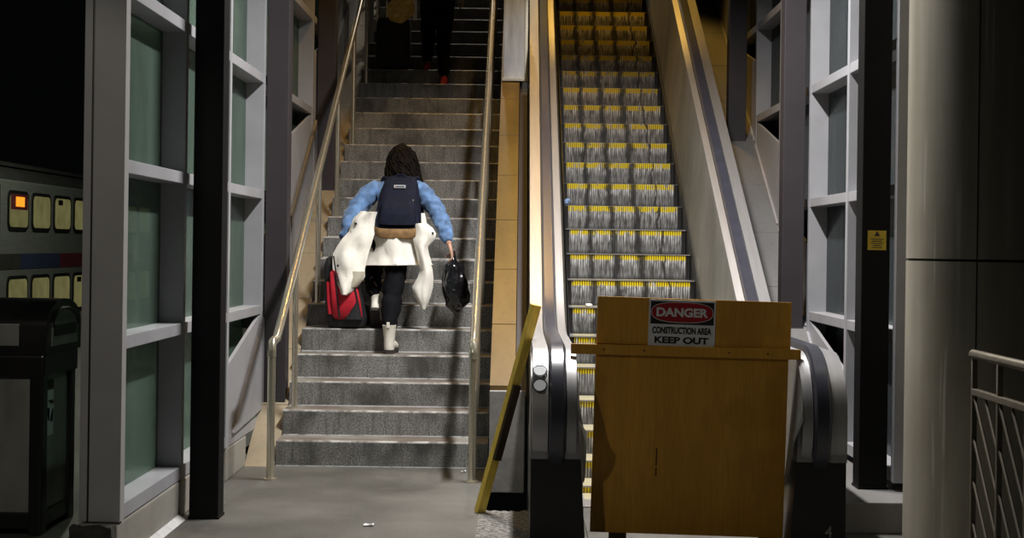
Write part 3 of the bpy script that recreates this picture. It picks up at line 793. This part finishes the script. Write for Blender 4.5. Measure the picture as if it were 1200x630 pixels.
def boot_bm(mat4, s=1.0):
    """ankle boot, heel at origin, toe along +Y"""
    up = bmesh.new()
    X, Y, Z = Vector((1, 0, 0)), Vector((0, 1, 0)), Vector((0, 0, 1))
    add_loft(up, [((0, .045, .025), X * .036, Y * .046, 2.3), ((0, .045, .07), X * .038, Y * .050, 2.2), ((0, .055, .11), X * .040, Y * .056, 2.1), ((0, .052, .15), X * .044, Y * .058, 2.1), ((0, .048, .19), X * .049, Y * .060, 2.1), ((0, .046, .205), X * .051, Y * .062, 2.1), ((0, .046, .203), X * .040, Y * .050, 2.1)], 20, mat4)
    add_loft(up, [((0, .02, .05), X * .030, Z * .028, 2.4), ((0, .09, .062), X * .040, Z * .042, 2.3), ((0, .16, .052), X * .046, Z * .034, 2.4), ((0, .22, .044), X * .044, Z * .026, 2.4), ((0, .265, .038), X * .028, Z * .018, 2.2)], 18, mat4)
    so = bmesh.new()
    q = [(-.034, .0), (-.040, .05), (-.036, .11), (-.047, .17), (-.044, .235), (-.022, .275), (.022, .275), (.044, .235), (.047, .17), (.036, .11), (.040, .05), (.034, .0), (.018, -.012), (-.018, -.012)]
    add_prism(so, q, 2, -.004, .026); so.transform(mat4)
    tb = bmesh.new(); add_box(tb, (-.011, -.016, .185), (.011, -.006, .228), .003); tb.transform(mat4)
    return up, so, tb

def strand_hair(name, parent, head, crown_axis, rows, mat, n=70, wav=.012):
    """solid core plus many short wavy locks lying over it"""
    bm = loft(rows, 22); wobble(bm, .010, 22, 3)
    for i in range(n):
        a = random.uniform(0, 2 * PI); st = random.uniform(0, .72) ** .9 * (len(rows) - 1); ph = random.uniform(0, 6.28)
        pts = []; L = random.uniform(2.2, 4.2)
        for q in range(9):
            t = min(st + L * q / 8, len(rows) - 1.001); k = int(t); f = t - k
            c = Vector(rows[k][0]).lerp(Vector(rows[k + 1][0]), f); A_ = Vector(rows[k][1]).lerp(Vector(rows[k + 1][1]), f); B_ = Vector(rows[k][2]).lerp(Vector(rows[k + 1][2]), f)
            aa = a + math.sin(ph + q * 1.15) * .16
            pts.append(c + (A_ * math.cos(aa) + B_ * math.sin(aa)) * (1.02 + .05 * math.cos(ph + q * 1.15)) + Vector((0, 0, -.004 * q if st + L > len(rows) - 1 else 0)))
        w = random.uniform(.6, 1.1)
        add_tube(bm, pts, [.004 * w, .008 * w, .0095 * w, .0095 * w, .009 * w, .008 * w, .007 * w, .005 * w, .002], 6)
    return obj(name, bm, mat, parent, True)

def sheet(rows, y_of, bulge, M_=14, wr=.006, thick=.010, seed=0):
    """cloth panel from pixel rows (py, xl, xr) at real depth, bulged towards the viewer and wrinkled"""
    bm = bmesh.new(); g = []
    for j, (py, xl, xr) in enumerate(rows):
        r = []
        for i in range(M_ + 1):
            u = i / M_; px = xl + (xr - xl) * u
            Y = y_of(j / (len(rows) - 1), u) - bulge * math.sin(PI * u)
            p = P(px, py, Y); nz = mnoise.noise(p * 14 + Vector((seed, 0, 0))) + .6 * mnoise.noise(p * 32 + Vector((0, seed, 0)))
            p.y += nz * wr * 2.2; r.append(bm.verts.new(p))
        g.append(r)
    for q, w in zip(g, g[1:]):
        for i in range(M_): bm.faces.new((q[i], q[i + 1], w[i + 1], w[i]))
    bmesh.ops.recalc_face_normals(bm, faces=bm.faces[:])
    bmesh.ops.solidify(bm, geom=bm.faces[:], thickness=thick)
    return bm

# ------------------------------------------------------------------ woman climbing the stairs
XL_, XR_ = 0, 0
root = Vector((-.97, 11.70, SR * 4))
wo = thing('person', 'person with dark wavy hair and denim jacket climbing the stairs, carrying bags', 'person', root)
hip = P(457, 284, 12.02); spine = P(463, 258, 12.10); chest = P(468, 230, 12.24); neck = P(470, 212, 12.34); head = P(471, 191, 12.42)
shl, shr = P(446, 217, 12.27), P(492, 222, 12.24)
ell, elr = P(417, 246, 12.16), P(516, 255, 12.06)
wrl, wrr = P(404, 281, 11.98), P(527, 287, 11.86)
hpl, hpr = P(445, 290, 12.04), P(468, 291, 12.0)
knl, knr = P(437, 318, 12.28), P(460, 345, 11.86)
anl, anr = P(438.5, 346, 11.98), P(455, 396, 11.70)
J = dict(hip=(hip, .09), spine=(spine, .09), chest=(chest, .10), neck=(neck, .052), skull=(P(470.5, 203, 12.39), .070), head=(head, .088), crown=(P(471, 181, 12.44), .070),
         shl=(shl + Vector((.03, 0, -.02)), .042), ell=(ell, .038), wrl=(wrl, .026), shr=(shr + Vector((-.03, 0, -.02)), .042), elr=(elr, .038), wrr=(wrr, .028),
         hpl=(hpl, .085), knl=(knl, .058), anl=(anl, .036), hpr=(hpr, .085), knr=(knr, .058), anr=(anr, .036))
E_ = [('hip', 'spine'), ('spine', 'chest'), ('chest', 'neck'), ('neck', 'skull'), ('skull', 'head'), ('head', 'crown'), ('chest', 'shl'), ('shl', 'ell'), ('ell', 'wrl'), ('chest', 'shr'), ('shr', 'elr'), ('elr', 'wrr'),
      ('hip', 'hpl'), ('hpl', 'knl'), ('knl', 'anl'), ('hip', 'hpr'), ('hpr', 'knr'), ('knr', 'anr')]
up = Vector((0, .25, 1)).normalized(); fwd = Vector((0, 1, -.25)).normalized()
grip_r = P(530, 300, 11.84)
def wx(bm):
    face(bm, head, fwd, up)
    fingers(bm, wrr, grip_r - wrr, (0, 1, 0), (-1, .1, -.2), 1.0)
    fingers(bm, wrl, Vector((-.01, -.02, -.1)), (0, 1, 0), (1, .1, -.2), 1.0)
skin_mesh('body', J, E_, M['skin'], wo, 'hip', 2, wx)
JJ = {k: J[k] for k in ('hip', 'spine', 'chest', 'neck', 'shl', 'ell', 'wrl', 'shr', 'elr', 'wrr')}
JJ.update(hip=(hip + Vector((0, .02, .05)), .115), spine=(spine, .13), chest=(chest, (.165, .125)), neck=(P(470, 215, 12.32), .070), shl=(shl, .086), shr=(shr, .082), ell=(ell, .080), elr=(elr, .070), wrl=(wrl, .054), wrr=(P(526.5, 285, 11.87), .042),
          fl=(P(410, 262, 12.07), .072), fr=(P(523, 273, 11.95), .058), ul=(P(430, 230, 12.22), .092), ur=(P(506, 238, 12.15), .080))
EJ = [('hip', 'spine'), ('spine', 'chest'), ('chest', 'neck'), ('chest', 'shl'), ('shl', 'ul'), ('ul', 'ell'), ('ell', 'fl'), ('fl', 'wrl'), ('chest', 'shr'), ('shr', 'ur'), ('ur', 'elr'), ('elr', 'fr'), ('fr', 'wrr')]
def wrinkle(bm):
    for v in bm.verts:
        v.co += v.normal * (mnoise.noise(v.co * 16) * .018 + mnoise.noise(v.co * 40) * .008)
jk = skin_mesh('denim_jacket', JJ, EJ, M['denim'], wo, 'hip', 3, wrinkle)
obj('collar', loft([(P(470, 218, 12.30), Vector((.085, 0, 0)), Vector((0, .075, .02)), 2.2), (P(470, 211, 12.33), Vector((.082, 0, 0)), Vector((0, .075, .02)), 2.2)], 20), M['denim'], jk, True)
JT = {k: J[k] for k in ('hip', 'hpl', 'knl', 'anl', 'hpr', 'knr', 'anr')}
JT.update(hip=(hip, .115), hpl=(hpl, .095), hpr=(hpr, .095), knl=(knl, .078), knr=(knr, .080), anl=(anl, .05), anr=(P(455, 388, 11.72), .055), cl=(P(437.5, 334, 12.14), .066), cr=(P(458, 366, 11.77), .075))
skin_mesh('trousers', JT, [('hip', 'hpl'), ('hpl', 'knl'), ('knl', 'cl'), ('cl', 'anl'), ('hip', 'hpr'), ('hpr', 'knr'), ('knr', 'cr'), ('cr', 'anr')], M['trousers'], wo, 'hip', 2, wrinkle)
# planted right boot and lifted left boot
hx = P(454.5, 417, 11.62)
for mt in (Matrix.Translation((hx.x, 11.63, SR * 4 + .004)) @ Matrix.Rotation(-.08, 4, 'Z') @ Matrix.Scale(1.04, 4),
           Matrix.Translation(P(439, 364, 11.86)) @ Matrix.Rotation(math.radians(-46), 4, 'X')):
    u_, s_, t_ = boot_bm(mt)
    b_ = obj('boot', u_, M['boot'], wo, True)
    obj('boot_sole', s_, M['sole'], b_); obj('heel_tab', t_, M['boot'], b_)
# hair
rows = []
hr = [(170.5, .018, .02, 12.44), (173, .056, .058, 12.44), (179, .088, .090, 12.43), (187, .106, .108, 12.41), (196, .116, .115, 12.385), (205, .128, .112, 12.35), (214, .140, .100, 12.30), (221, .138, .085, 12.255), (227, .118, .060, 12.225), (230, .08, .035, 12.215)]
for py, a, b, Y in hr:
    rows.append((P(471 + (py - 170) * .03, py, Y), Vector((a * 1.08, 0, 0)), Vector((0, b * 1.04, .02)), 2.0))
strand_hair('hair', wo, head, up, rows, M['hair'], 230, .016)
# cream coat tied round the waist
ct = obj('tied_coat', sheet([(250, 436, 497), (258, 432, 499), (266, 430, 500), (276, 428, 500), (288, 427, 500), (298, 426.5, 502), (305, 426, 504), (309, 425, 505), (311, 424.5, 507)], lambda v, u: 12.03 - .08 * v + .08 * abs(u - .5), .14, 18, .014, .008, 2), M['cream'], wo, 70)
obj('coat_sleeve', sheet([(248, 424, 442), (256, 415, 441), (264, 412, 440), (272, 409, 439), (280, 402, 437), (288, 396, 434), (297, 391, 431), (306, 390, 429), (315, 390, 427), (324, 391.5, 427), (333, 395, 420), (341, 399, 412), (345, 402, 406)], lambda v, u: 11.93 - .13 * v, .045, 12, .020, .008, 5), M['cream'], ct, 70)
obj('coat_sleeve', sheet([(262, 485, 499), (268, 484, 507), (274, 484, 511), (280, 485, 509), (288, 487, 501), (296, 489, 500), (306, 491, 503), (316, 493, 506), (326, 490, 507), (336, 484, 506.5), (346, 486, 504), (355, 491, 501), (362, 495.5, 497.5)], lambda v, u: 11.90 - .06 * v, .045, 12, .012, .008, 9), M['cream'], ct, 70)
obj('cuff_edge', tube([P(391, 300, 11.83), P(393.5, 318, 11.80), P(398, 333, 11.785), P(403.5, 345, 11.785)], .006, 6), M['case_black'], ct)
obj('lining', sheet([(318, 411, 427), (324, 410, 426.5), (330, 409, 422), (336, 408, 417)], lambda v, u: 11.80, .03, 6, .006, .006, 3), M['lining'], ct, 70)
for q in ((396, 311), (404, 338), (417, 262), (507, 273)): 
    bm = bmesh.new(); add_ball(bm, P(q[0], q[1], 11.78 if q[1] > 300 else 11.86), .010, 8, 6); obj('snap_button', bm, M['case_black'], ct)

# backpack
bpk = thing('backpack', 'navy backpack with brown suede base on the climbing person', 'backpack', P(468, 274, 12.03))
def bring(py, px, hw, Y, dd, e=3.2): return (P(px, py, Y), Vector((hw / 147, 0, 0)), Vector((0, dd, dd * .35)), e)
obj('main_bag', loft([bring(207, 470, 12, 12.15, .03), bring(209, 470, 17, 12.14, .06), bring(216, 469.5, 20, 12.11, .085), bring(228, 468.5, 22.5, 12.065, .105), bring(242, 467.5, 25, 12.02, .115), bring(254, 466.5, 26.5, 11.985, .12), bring(263, 466, 27, 11.965, .12)], 32), M['navy'], bpk, 60)
obj('suede_base', loft([bring(262, 466, 27.4, 11.966, .122), bring(268, 466, 27, 11.955, .12), bring(273, 466, 25.5, 11.95, .11), bring(276, 466, 21, 11.955, .08)], 32), M['suede'], bpk, 60)
obj('front_pocket', loft([(P(467.5, 231, 11.955), Vector((.09, 0, 0)), Vector((0, .02, .01)), 3), (P(467, 236, 11.915), Vector((.125, 0, 0)), Vector((0, .035, .01)), 3), (P(466.5, 250, 11.875), Vector((.14, 0, 0)), Vector((0, .035, .01)), 3), (P(466, 262, 11.86), Vector((.14, 0, 0)), Vector((0, .03, .01)), 3)], 24), M['navy'], bpk, 60)
pt = P(468.5, 218.5, 12.012)
lbp = obj('logo_patch', box((pt.x - .045, pt.y - .004, pt.z - .012), (pt.x + .045, pt.y + .004, pt.z + .012), .002), M['sign_white'], bpk)
for i in range(6): obj('patch_letter', box((pt.x - .038 + .013 * i, pt.y - .006, pt.z - .006), (pt.x - .029 + .013 * i, pt.y - .003, pt.z + .006)), M['dull_red' if i < 1 else 'navy'], lbp)
for sx_, (x0, x1) in ((-1, (455, 446)), (1, (485, 494))):
    obj('shoulder_strap', tube([P(x0, 210, 12.19), P((x0 + x1) / 2, 208.5, 12.26), P(x1 - sx_ * 2, 212, 12.36), P(x1, 226, 12.40), P(x1, 250, 12.2)], .018, 8), M['navy'], bpk, True)
obj('zip_pull', tube([P(484, 234, 11.93), P(485, 242, 11.90)], .005, 6), M['rail_steel'], bpk)
obj('strap_buckle', tube([P(450, 222, 12.09), P(447.5, 227, 12.09)], .008, 6), M['rail_steel'], bpk)
obj('carry_loop', tube([P(463, 209, 12.13), P(465, 205, 12.14), P(474, 205, 12.14), P(476, 209, 12.13)], .008, 6), M['navy'], bpk, True)

# rolling suitcase in the left hand
sz0 = SR * 5 + .004
sc = thing('suitcase', 'red and black rolling suitcase held at the left of the climbing person', 'suitcase', P(405, 383, 11.90))
def sring(py, px, hw, Y, dd, e=5): return (P(px, py, Y), Vector((hw / 152, 0, 0)), Vector((0, dd, 0)), e)
obj('shell', loft([sring(300, 399, 12, 11.99, .07), sring(303, 399, 16, 11.985, .095), sring(312, 399, 18, 11.98, .11), sring(340, 402, 21, 11.96, .12), sring(370, 406, 23.5, 11.955, .125), sring(379, 406.5, 23.5, 11.955, .125), sring(382, 406.5, 21, 11.955, .11)], 36), M['case_black'], sc, 50)
fp = obj('front_panel', loft([(P(400.5, 316, 11.86), Vector((.075, 0, 0)), Vector((0, .02, 0)), 4), (P(401, 320, 11.842), Vector((.095, 0, 0)), Vector((0, .03, 0)), 4), (P(405, 350, 11.835), Vector((.112, 0, 0)), Vector((0, .034, 0)), 4), (P(407.5, 370, 11.835), Vector((.115, 0, 0)), Vector((0, .034, 0)), 4), (P(408, 374, 11.85), Vector((.10, 0, 0)), Vector((0, .02, 0)), 4)], 28), M['case_red'], sc, 50)
obj('side_stripe', loft([(P(385.5, 330, 11.852), Vector((.020, 0, 0)), Vector((0, .012, 0)), 3), (P(387, 352, 11.845), Vector((.026, 0, 0)), Vector((0, .014, 0)), 3), (P(388.5, 368, 11.84), Vector((.026, 0, 0)), Vector((0, .014, 0)), 3)], 14), M['case_red'], sc, 50)
obj('piping', tube([P(393, 322, 11.81), P(395.5, 350, 11.803), P(398, 372, 11.80)], .007, 6), M['case_black'], sc, True)
obj('piping', tube([P(413, 322, 11.81), P(418.5, 350, 11.803), P(421, 372, 11.80)], .007, 6), M['case_black'], sc, True)
obj('corner_patch', loft([(P(419.5, 352, 11.83), Vector((.008, 0, 0)), Vector((0, .03, 0)), 3), (P(417, 362, 11.822), Vector((.035, 0, 0)), Vector((0, .03, 0)), 3), (P(414, 374, 11.82), Vector((.07, 0, 0)), Vector((0, .03, 0)), 3)], 14), M['case_black'], sc, 50)
for px in (388, 425):
    w_ = P(px, 380, 11.93); w_.z = sz0 + .026
    obj('wheel', tube([w_ - Vector((.014, 0, 0)), w_ + Vector((.014, 0, 0))], .026, 14), M['sole'], sc, True)
obj('pull_handle', tube([P(394, 303, 12.0), P(395, 291, 11.985), P(398, 287.5, 11.975), P(408, 287.5, 11.975), P(411, 291, 11.985), P(411, 303, 12.0)], .010, 8), M['case_black'], sc, True)

# black plastic bag hanging from the right hand
pbg = thing('plastic_bag', 'glossy black plastic bag hanging from the right hand of the climbing person', 'plastic bag', P(534, 366, 11.86))
rws = [(297, 530, 2.4, .018), (301, 530.5, 3.2, .022), (306, 531, 5.5, .035), (311, 531.5, 10, .055), (318, 531.5, 12.5, .07), (328, 532.5, 14, .085), (338, 534, 15.2, .09), (346, 535.5, 15, .09), (353, 536, 13.5, .08), (358, 535.5, 11, .06), (364, 534, 6, .035), (369, 533, 1.5, .01)]
bm = loft([(P(px, py, 11.85), Vector((hw / 151, 0, 0)), Vector((0, d_, 0)), 2.2) for py, px, hw, d_ in rws], 40)
bmesh.ops.subdivide_edges(bm, edges=bm.edges[:], cuts=1, use_grid_fill=True)
for v in bm.verts:
    q = v.co * 17; v.co += Vector((mnoise.noise(q), mnoise.noise(q + Vector((9, 0, 0))), 0)) * .022 + Vector((mnoise.noise(q * 2.6), mnoise.noise(q * 2.6 + Vector((0, 7, 0))), 0)) * .010
pb0 = obj('bag_body', bm, M['plastic_black'], pbg, 80)
obj('bag_handle', tube([P(526, 313, 11.86), P(527.5, 303, 11.85), P(529, 294, 11.845), P(532, 294, 11.84), P(533.5, 303, 11.845), P(538, 314, 11.86)], .008, 6), M['plastic_black'], pbg, True)

# ------------------------------------------------------------------ second person higher up
Yf = SY + ST * 18 + .10
r2 = Vector((-.90, Yf - .1, SR * 18))
ml = thing('person', 'person in dark clothes and red shoes near the top of the stairs', 'person', r2)
zf1, zf2 = SR * 19, SR * 18
a1, a2 = Vector((P(500, 88, Yf + .12).x, Yf + .20, zf1 + .09)), Vector((P(520, 98, Yf - .2).x, Yf - .13, zf2 + .09))
hp_ = Vector((-.88, Yf + .12, zf1 + .86))
k1, k2 = Vector((a1.x + .0, Yf + .34, zf1 + .48)), Vector((a2.x - .02, Yf + .02, zf2 + .52))
sp_, ch_, nk_, hd_ = hp_ + Vector((0, .03, .2)), hp_ + Vector((0, .07, .42)), hp_ + Vector((0, .10, .60)), hp_ + Vector((0, .12, .74))
s1, s2 = ch_ + Vector((-.17, 0, .10)), ch_ + Vector((.17, 0, .10))
e1, e2 = s1 + Vector((-.09, .0, -.28)), s2 + Vector((.07, .02, -.28))
w1, w2 = Vector((-1.23, Yf - .02, zf1 + .78)), e2 + Vector((.02, .06, -.25))
J2 = dict(hip=(hp_, (.14, .10)), spine=(sp_, (.13, .1)), chest=(ch_, (.15, .11)), neck=(nk_, .055), skull=(nk_ + Vector((0, .01, .06)), .07), head=(hd_, .09), crown=(hd_ + Vector((0, .01, .07)), .07),
          s1=(s1, .06), e1=(e1, .045), w1=(w1, .03), s2=(s2, .06), e2=(e2, .045), w2=(w2, .03), h1=(hp_ + Vector((-.09, 0, -.05)), .09), k1=(k1, .06), a1=(a1, .038), h2=(hp_ + Vector((.09, 0, -.05)), .09), k2=(k2, .06), a2=(a2, .038))
def mx(bm):
    face(bm, hd_, (0, 1, 0), (0, 0, 1))
    fingers(bm, w1, (0, 0, -1), (0, 1, 0), (1, 0, -.1)); fingers(bm, w2, (0, .1, -1), (0, 1, 0), (-1, 0, -.1))
E2 = [('hip', 'spine'), ('spine', 'chest'), ('chest', 'neck'), ('neck', 'skull'), ('skull', 'head'), ('head', 'crown'), ('chest', 's1'), ('s1', 'e1'), ('e1', 'w1'), ('chest', 's2'), ('s2', 'e2'), ('e2', 'w2'), ('hip', 'h1'), ('h1', 'k1'), ('k1', 'a1'), ('hip', 'h2'), ('h2', 'k2'), ('k2', 'a2')]
skin_mesh('body', J2, E2, M['skin'], ml, 'hip', 2, mx)
wider = lambda ks, add: {k: (J2[k][0], tuple(r + add for r in J2[k][1]) if isinstance(J2[k][1], tuple) else J2[k][1] + add) for k in ks}
jc = wider(('hip', 'spine', 'chest', 'neck', 's1', 'e1', 'w1', 's2', 'e2', 'w2'), .024); jc['neck'] = (nk_ - Vector((0, 0, .03)), .075)
skin_mesh('dark_jacket', jc, E2[:3] + E2[6:12], M['dark_coat'], ml, 'hip', 2, wrinkle)
skin_mesh('dark_trousers', wider(('hip', 'h1', 'k1', 'a1', 'h2', 'k2', 'a2'), .024), E2[12:], M['trousers'], ml, 'hip', 2, wrinkle)
strand_hair('hair', ml, hd_, up, [(hd_ + Vector((0, -.01 + .0 * i, dz)), Vector((a, 0, 0)), Vector((0, a, 0)), 2) for i, (dz, a) in enumerate(((.135, .03), (.12, .07), (.08, .105), (.03, .108), (-.02, .098), (-.06, .07)))], M['hair'], 30, .006)
for a_, zf in ((a1, zf1), (a2, zf2)):
    bm = loft([((a_.x, a_.y - .06, zf + .045), Vector((.030, 0, 0)), Vector((0, 0, .035)), 2.4), ((a_.x, a_.y, zf + .06), Vector((.040, 0, 0)), Vector((0, 0, .052)), 2.3), ((a_.x, a_.y + .09, zf + .045), Vector((.046, 0, 0)), Vector((0, 0, .036)), 2.4), ((a_.x, a_.y + .18, zf + .035), Vector((.036, 0, 0)), Vector((0, 0, .024)), 2.3)], 16)
    sh = obj('shoe', bm, M['red_shoe'], ml, True)
    obj('shoe_sole', box((a_.x - .042, a_.y - .085, zf + .002), (a_.x + .042, a_.y + .19, zf + .022), .008), M['paper'], sh)
# their suitcase with a see-through bag on top
Yc = SY + ST * 18 + .17
cs = thing('suitcase', 'black upright suitcase beside the person at the top of the stairs', 'suitcase', (-1.32, Yc, SR * 19))
cz = SR * 19
obj('shell', loft([((-1.34, Yc, cz + .03), Vector((.165, 0, 0)), Vector((0, .10, 0)), 5), ((-1.34, Yc, cz + .06), Vector((.18, 0, 0)), Vector((0, .11, 0)), 5), ((-1.34, Yc, cz + .50), Vector((.18, 0, 0)), Vector((0, .11, 0)), 5), ((-1.34, Yc, cz + .55), Vector((.16, 0, 0)), Vector((0, .09, 0)), 5)], 28), M['case_black'], cs, 50)
for dx in (-.13, .13): obj('wheel', tube([(-1.34 + dx - .012, Yc - .05, cz + .027), (-1.34 + dx + .012, Yc - .05, cz + .027)], .025, 12), M['sole'], cs, True)
for dx in (-.08, .08): obj('handle_bar', tube([(-1.34 + dx, Yc + .05, cz + .54), (-1.34 + dx, Yc + .05, cz + .76)], .009, 8), M['rail_steel'], cs, True)
obj('handle_grip', tube([(-1.43, Yc + .05, cz + .765), (-1.25, Yc + .05, cz + .765)], .013, 8), M['case_black'], cs, True)
yb_ = Yc - .17
pbt = thing('plastic_bag', 'tan see-through plastic bag hanging in front of the black suitcase handle', 'plastic bag', P(469, 27, yb_))
rws = [(-14, 473, 3, .03), (-8, 473, 7, .05), (-2, 472, 12, .07), (6, 470.5, 15.5, .08), (14, 469, 17, .085), (20, 468, 14, .075), (25, 467, 8, .05), (27, 466, 3, .02)]
bm = loft([(P(px, py, yb_), Vector((hw / 111, 0, 0)), Vector((0, d_, 0)), 2.2) for py, px, hw, d_ in rws], 32)
bmesh.ops.subdivide_edges(bm, edges=bm.edges[:], cuts=1, use_grid_fill=True); wobble(bm, .014, 16, 4)
obj('bag_body', bm, M['plastic_tan'], pbt, 80)
obj('bag_handle', tube([P(470, -10, yb_), P(471, -20, yb_ + .05), P(475, -20, yb_ + .05), P(476, -10, yb_)], .007, 6), M['plastic_tan'], pbt, True)
tag(obj('paper_strip', box((P(485, 24, yb_).x - .010, yb_ - .02, P(485, 24, yb_).z), (P(487, 0, yb_).x + .018, yb_ - .014, P(485, -20, yb_).z), .002), M['paper']), 'narrow white paper tag hanging beside the tan plastic bag', 'tag')

# ================================================================== LIGHT
def lamp(name, kind, loc, energy, col, radius, target=None, cone=None, blend=.3):
    l = bpy.data.lights.new(name, kind); l.energy = energy; l.color = col
    if kind != 'AREA': l.shadow_soft_size = radius
    if kind == 'SPOT': l.spot_size = math.radians(cone); l.spot_blend = blend
    if kind == 'AREA': l.shape = 'RECTANGLE'; l.size, l.size_y = radius; l.spread = math.radians(cone)
    o = bpy.data.objects.new(name, l); C.objects.link(o); o.location = loc
    if target is not None: o.rotation_euler = (Vector(target) - Vector(loc)).to_track_quat('-Z', 'Y').to_euler()
    return o
lamp('fluorescent_batten', 'AREA', (.50, 9.45, 5.0), 305, (1, .975, .95), (.14, 1.5), (.50, 9.4501, 0), 152)
lamp('sodium_lamp', 'SPOT', (1.0, 15.4, 7.2), 250, (1, .56, .10), .12, (.85, 15.4, 0), 56, .5)
lamp('sodium_lamp_lower', 'SPOT', (-.1, 12.9, 6.6), 230, (1, .56, .12), .12, (-.4, 12.7, 0), 84, .35)
lamp('added_nosing_glint_light', 'SPOT', (-.5, 20.8, 8.3), 340, (1, .9, .75), .1, (-.8, 16, 3.4), 60, .4)  # added light behind the flight, makes upper nosings glint and the bag glow
lamp('added_barrier_spot', 'SPOT', (-2.0, 4.4, 2.7), 62, (1, .92, .78), .05, (.6, 8, .76), 40, .5)  # unseen spot added to brighten barrier and plank, cone kept off the pillar
lamp('added_bin_spot', 'SPOT', (-2.1, 3.2, 3.4), 100, (1, .95, .85), .1, (-2.4, 7.9, .9), 44, .5)  # unseen spot added to brighten the bin and the left end post
lamp('added_train_light', 'POINT', (-6.0, 27, 5.5), 420, (1, 1, .80), .3)  # unseen point light added to brighten the train side
W = bpy.data.worlds.new('night'); bpy.context.scene.world = W; W.use_nodes = True
W.node_tree.nodes['Background'].inputs[0].default_value = (.5, .55, .6, 1); W.node_tree.nodes['Background'].inputs[1].default_value = .002

# ================================================================== CAMERA
cam = bpy.data.cameras.new('camera'); co = bpy.data.objects.new('camera', cam); C.objects.link(co)
cam.sensor_width = 36; cam.lens = F / 1200 * 36; cam.shift_x = -(XV - 600) / 1200; cam.shift_y = -(315 - YV) / 1200
co.matrix_world = Matrix.Translation((0, 0, H)) @ Matrix.Rotation(PI / 2, 4, 'X') @ Matrix.Rotation(ROLL, 4, 'Z')
cam.clip_end = 200
S = bpy.context.scene
S.camera = co
vs = S.view_settings
vs.view_transform = 'Standard'; vs.look = 'None'; vs.exposure = 0; vs.gamma = 1; vs.use_curve_mapping = False
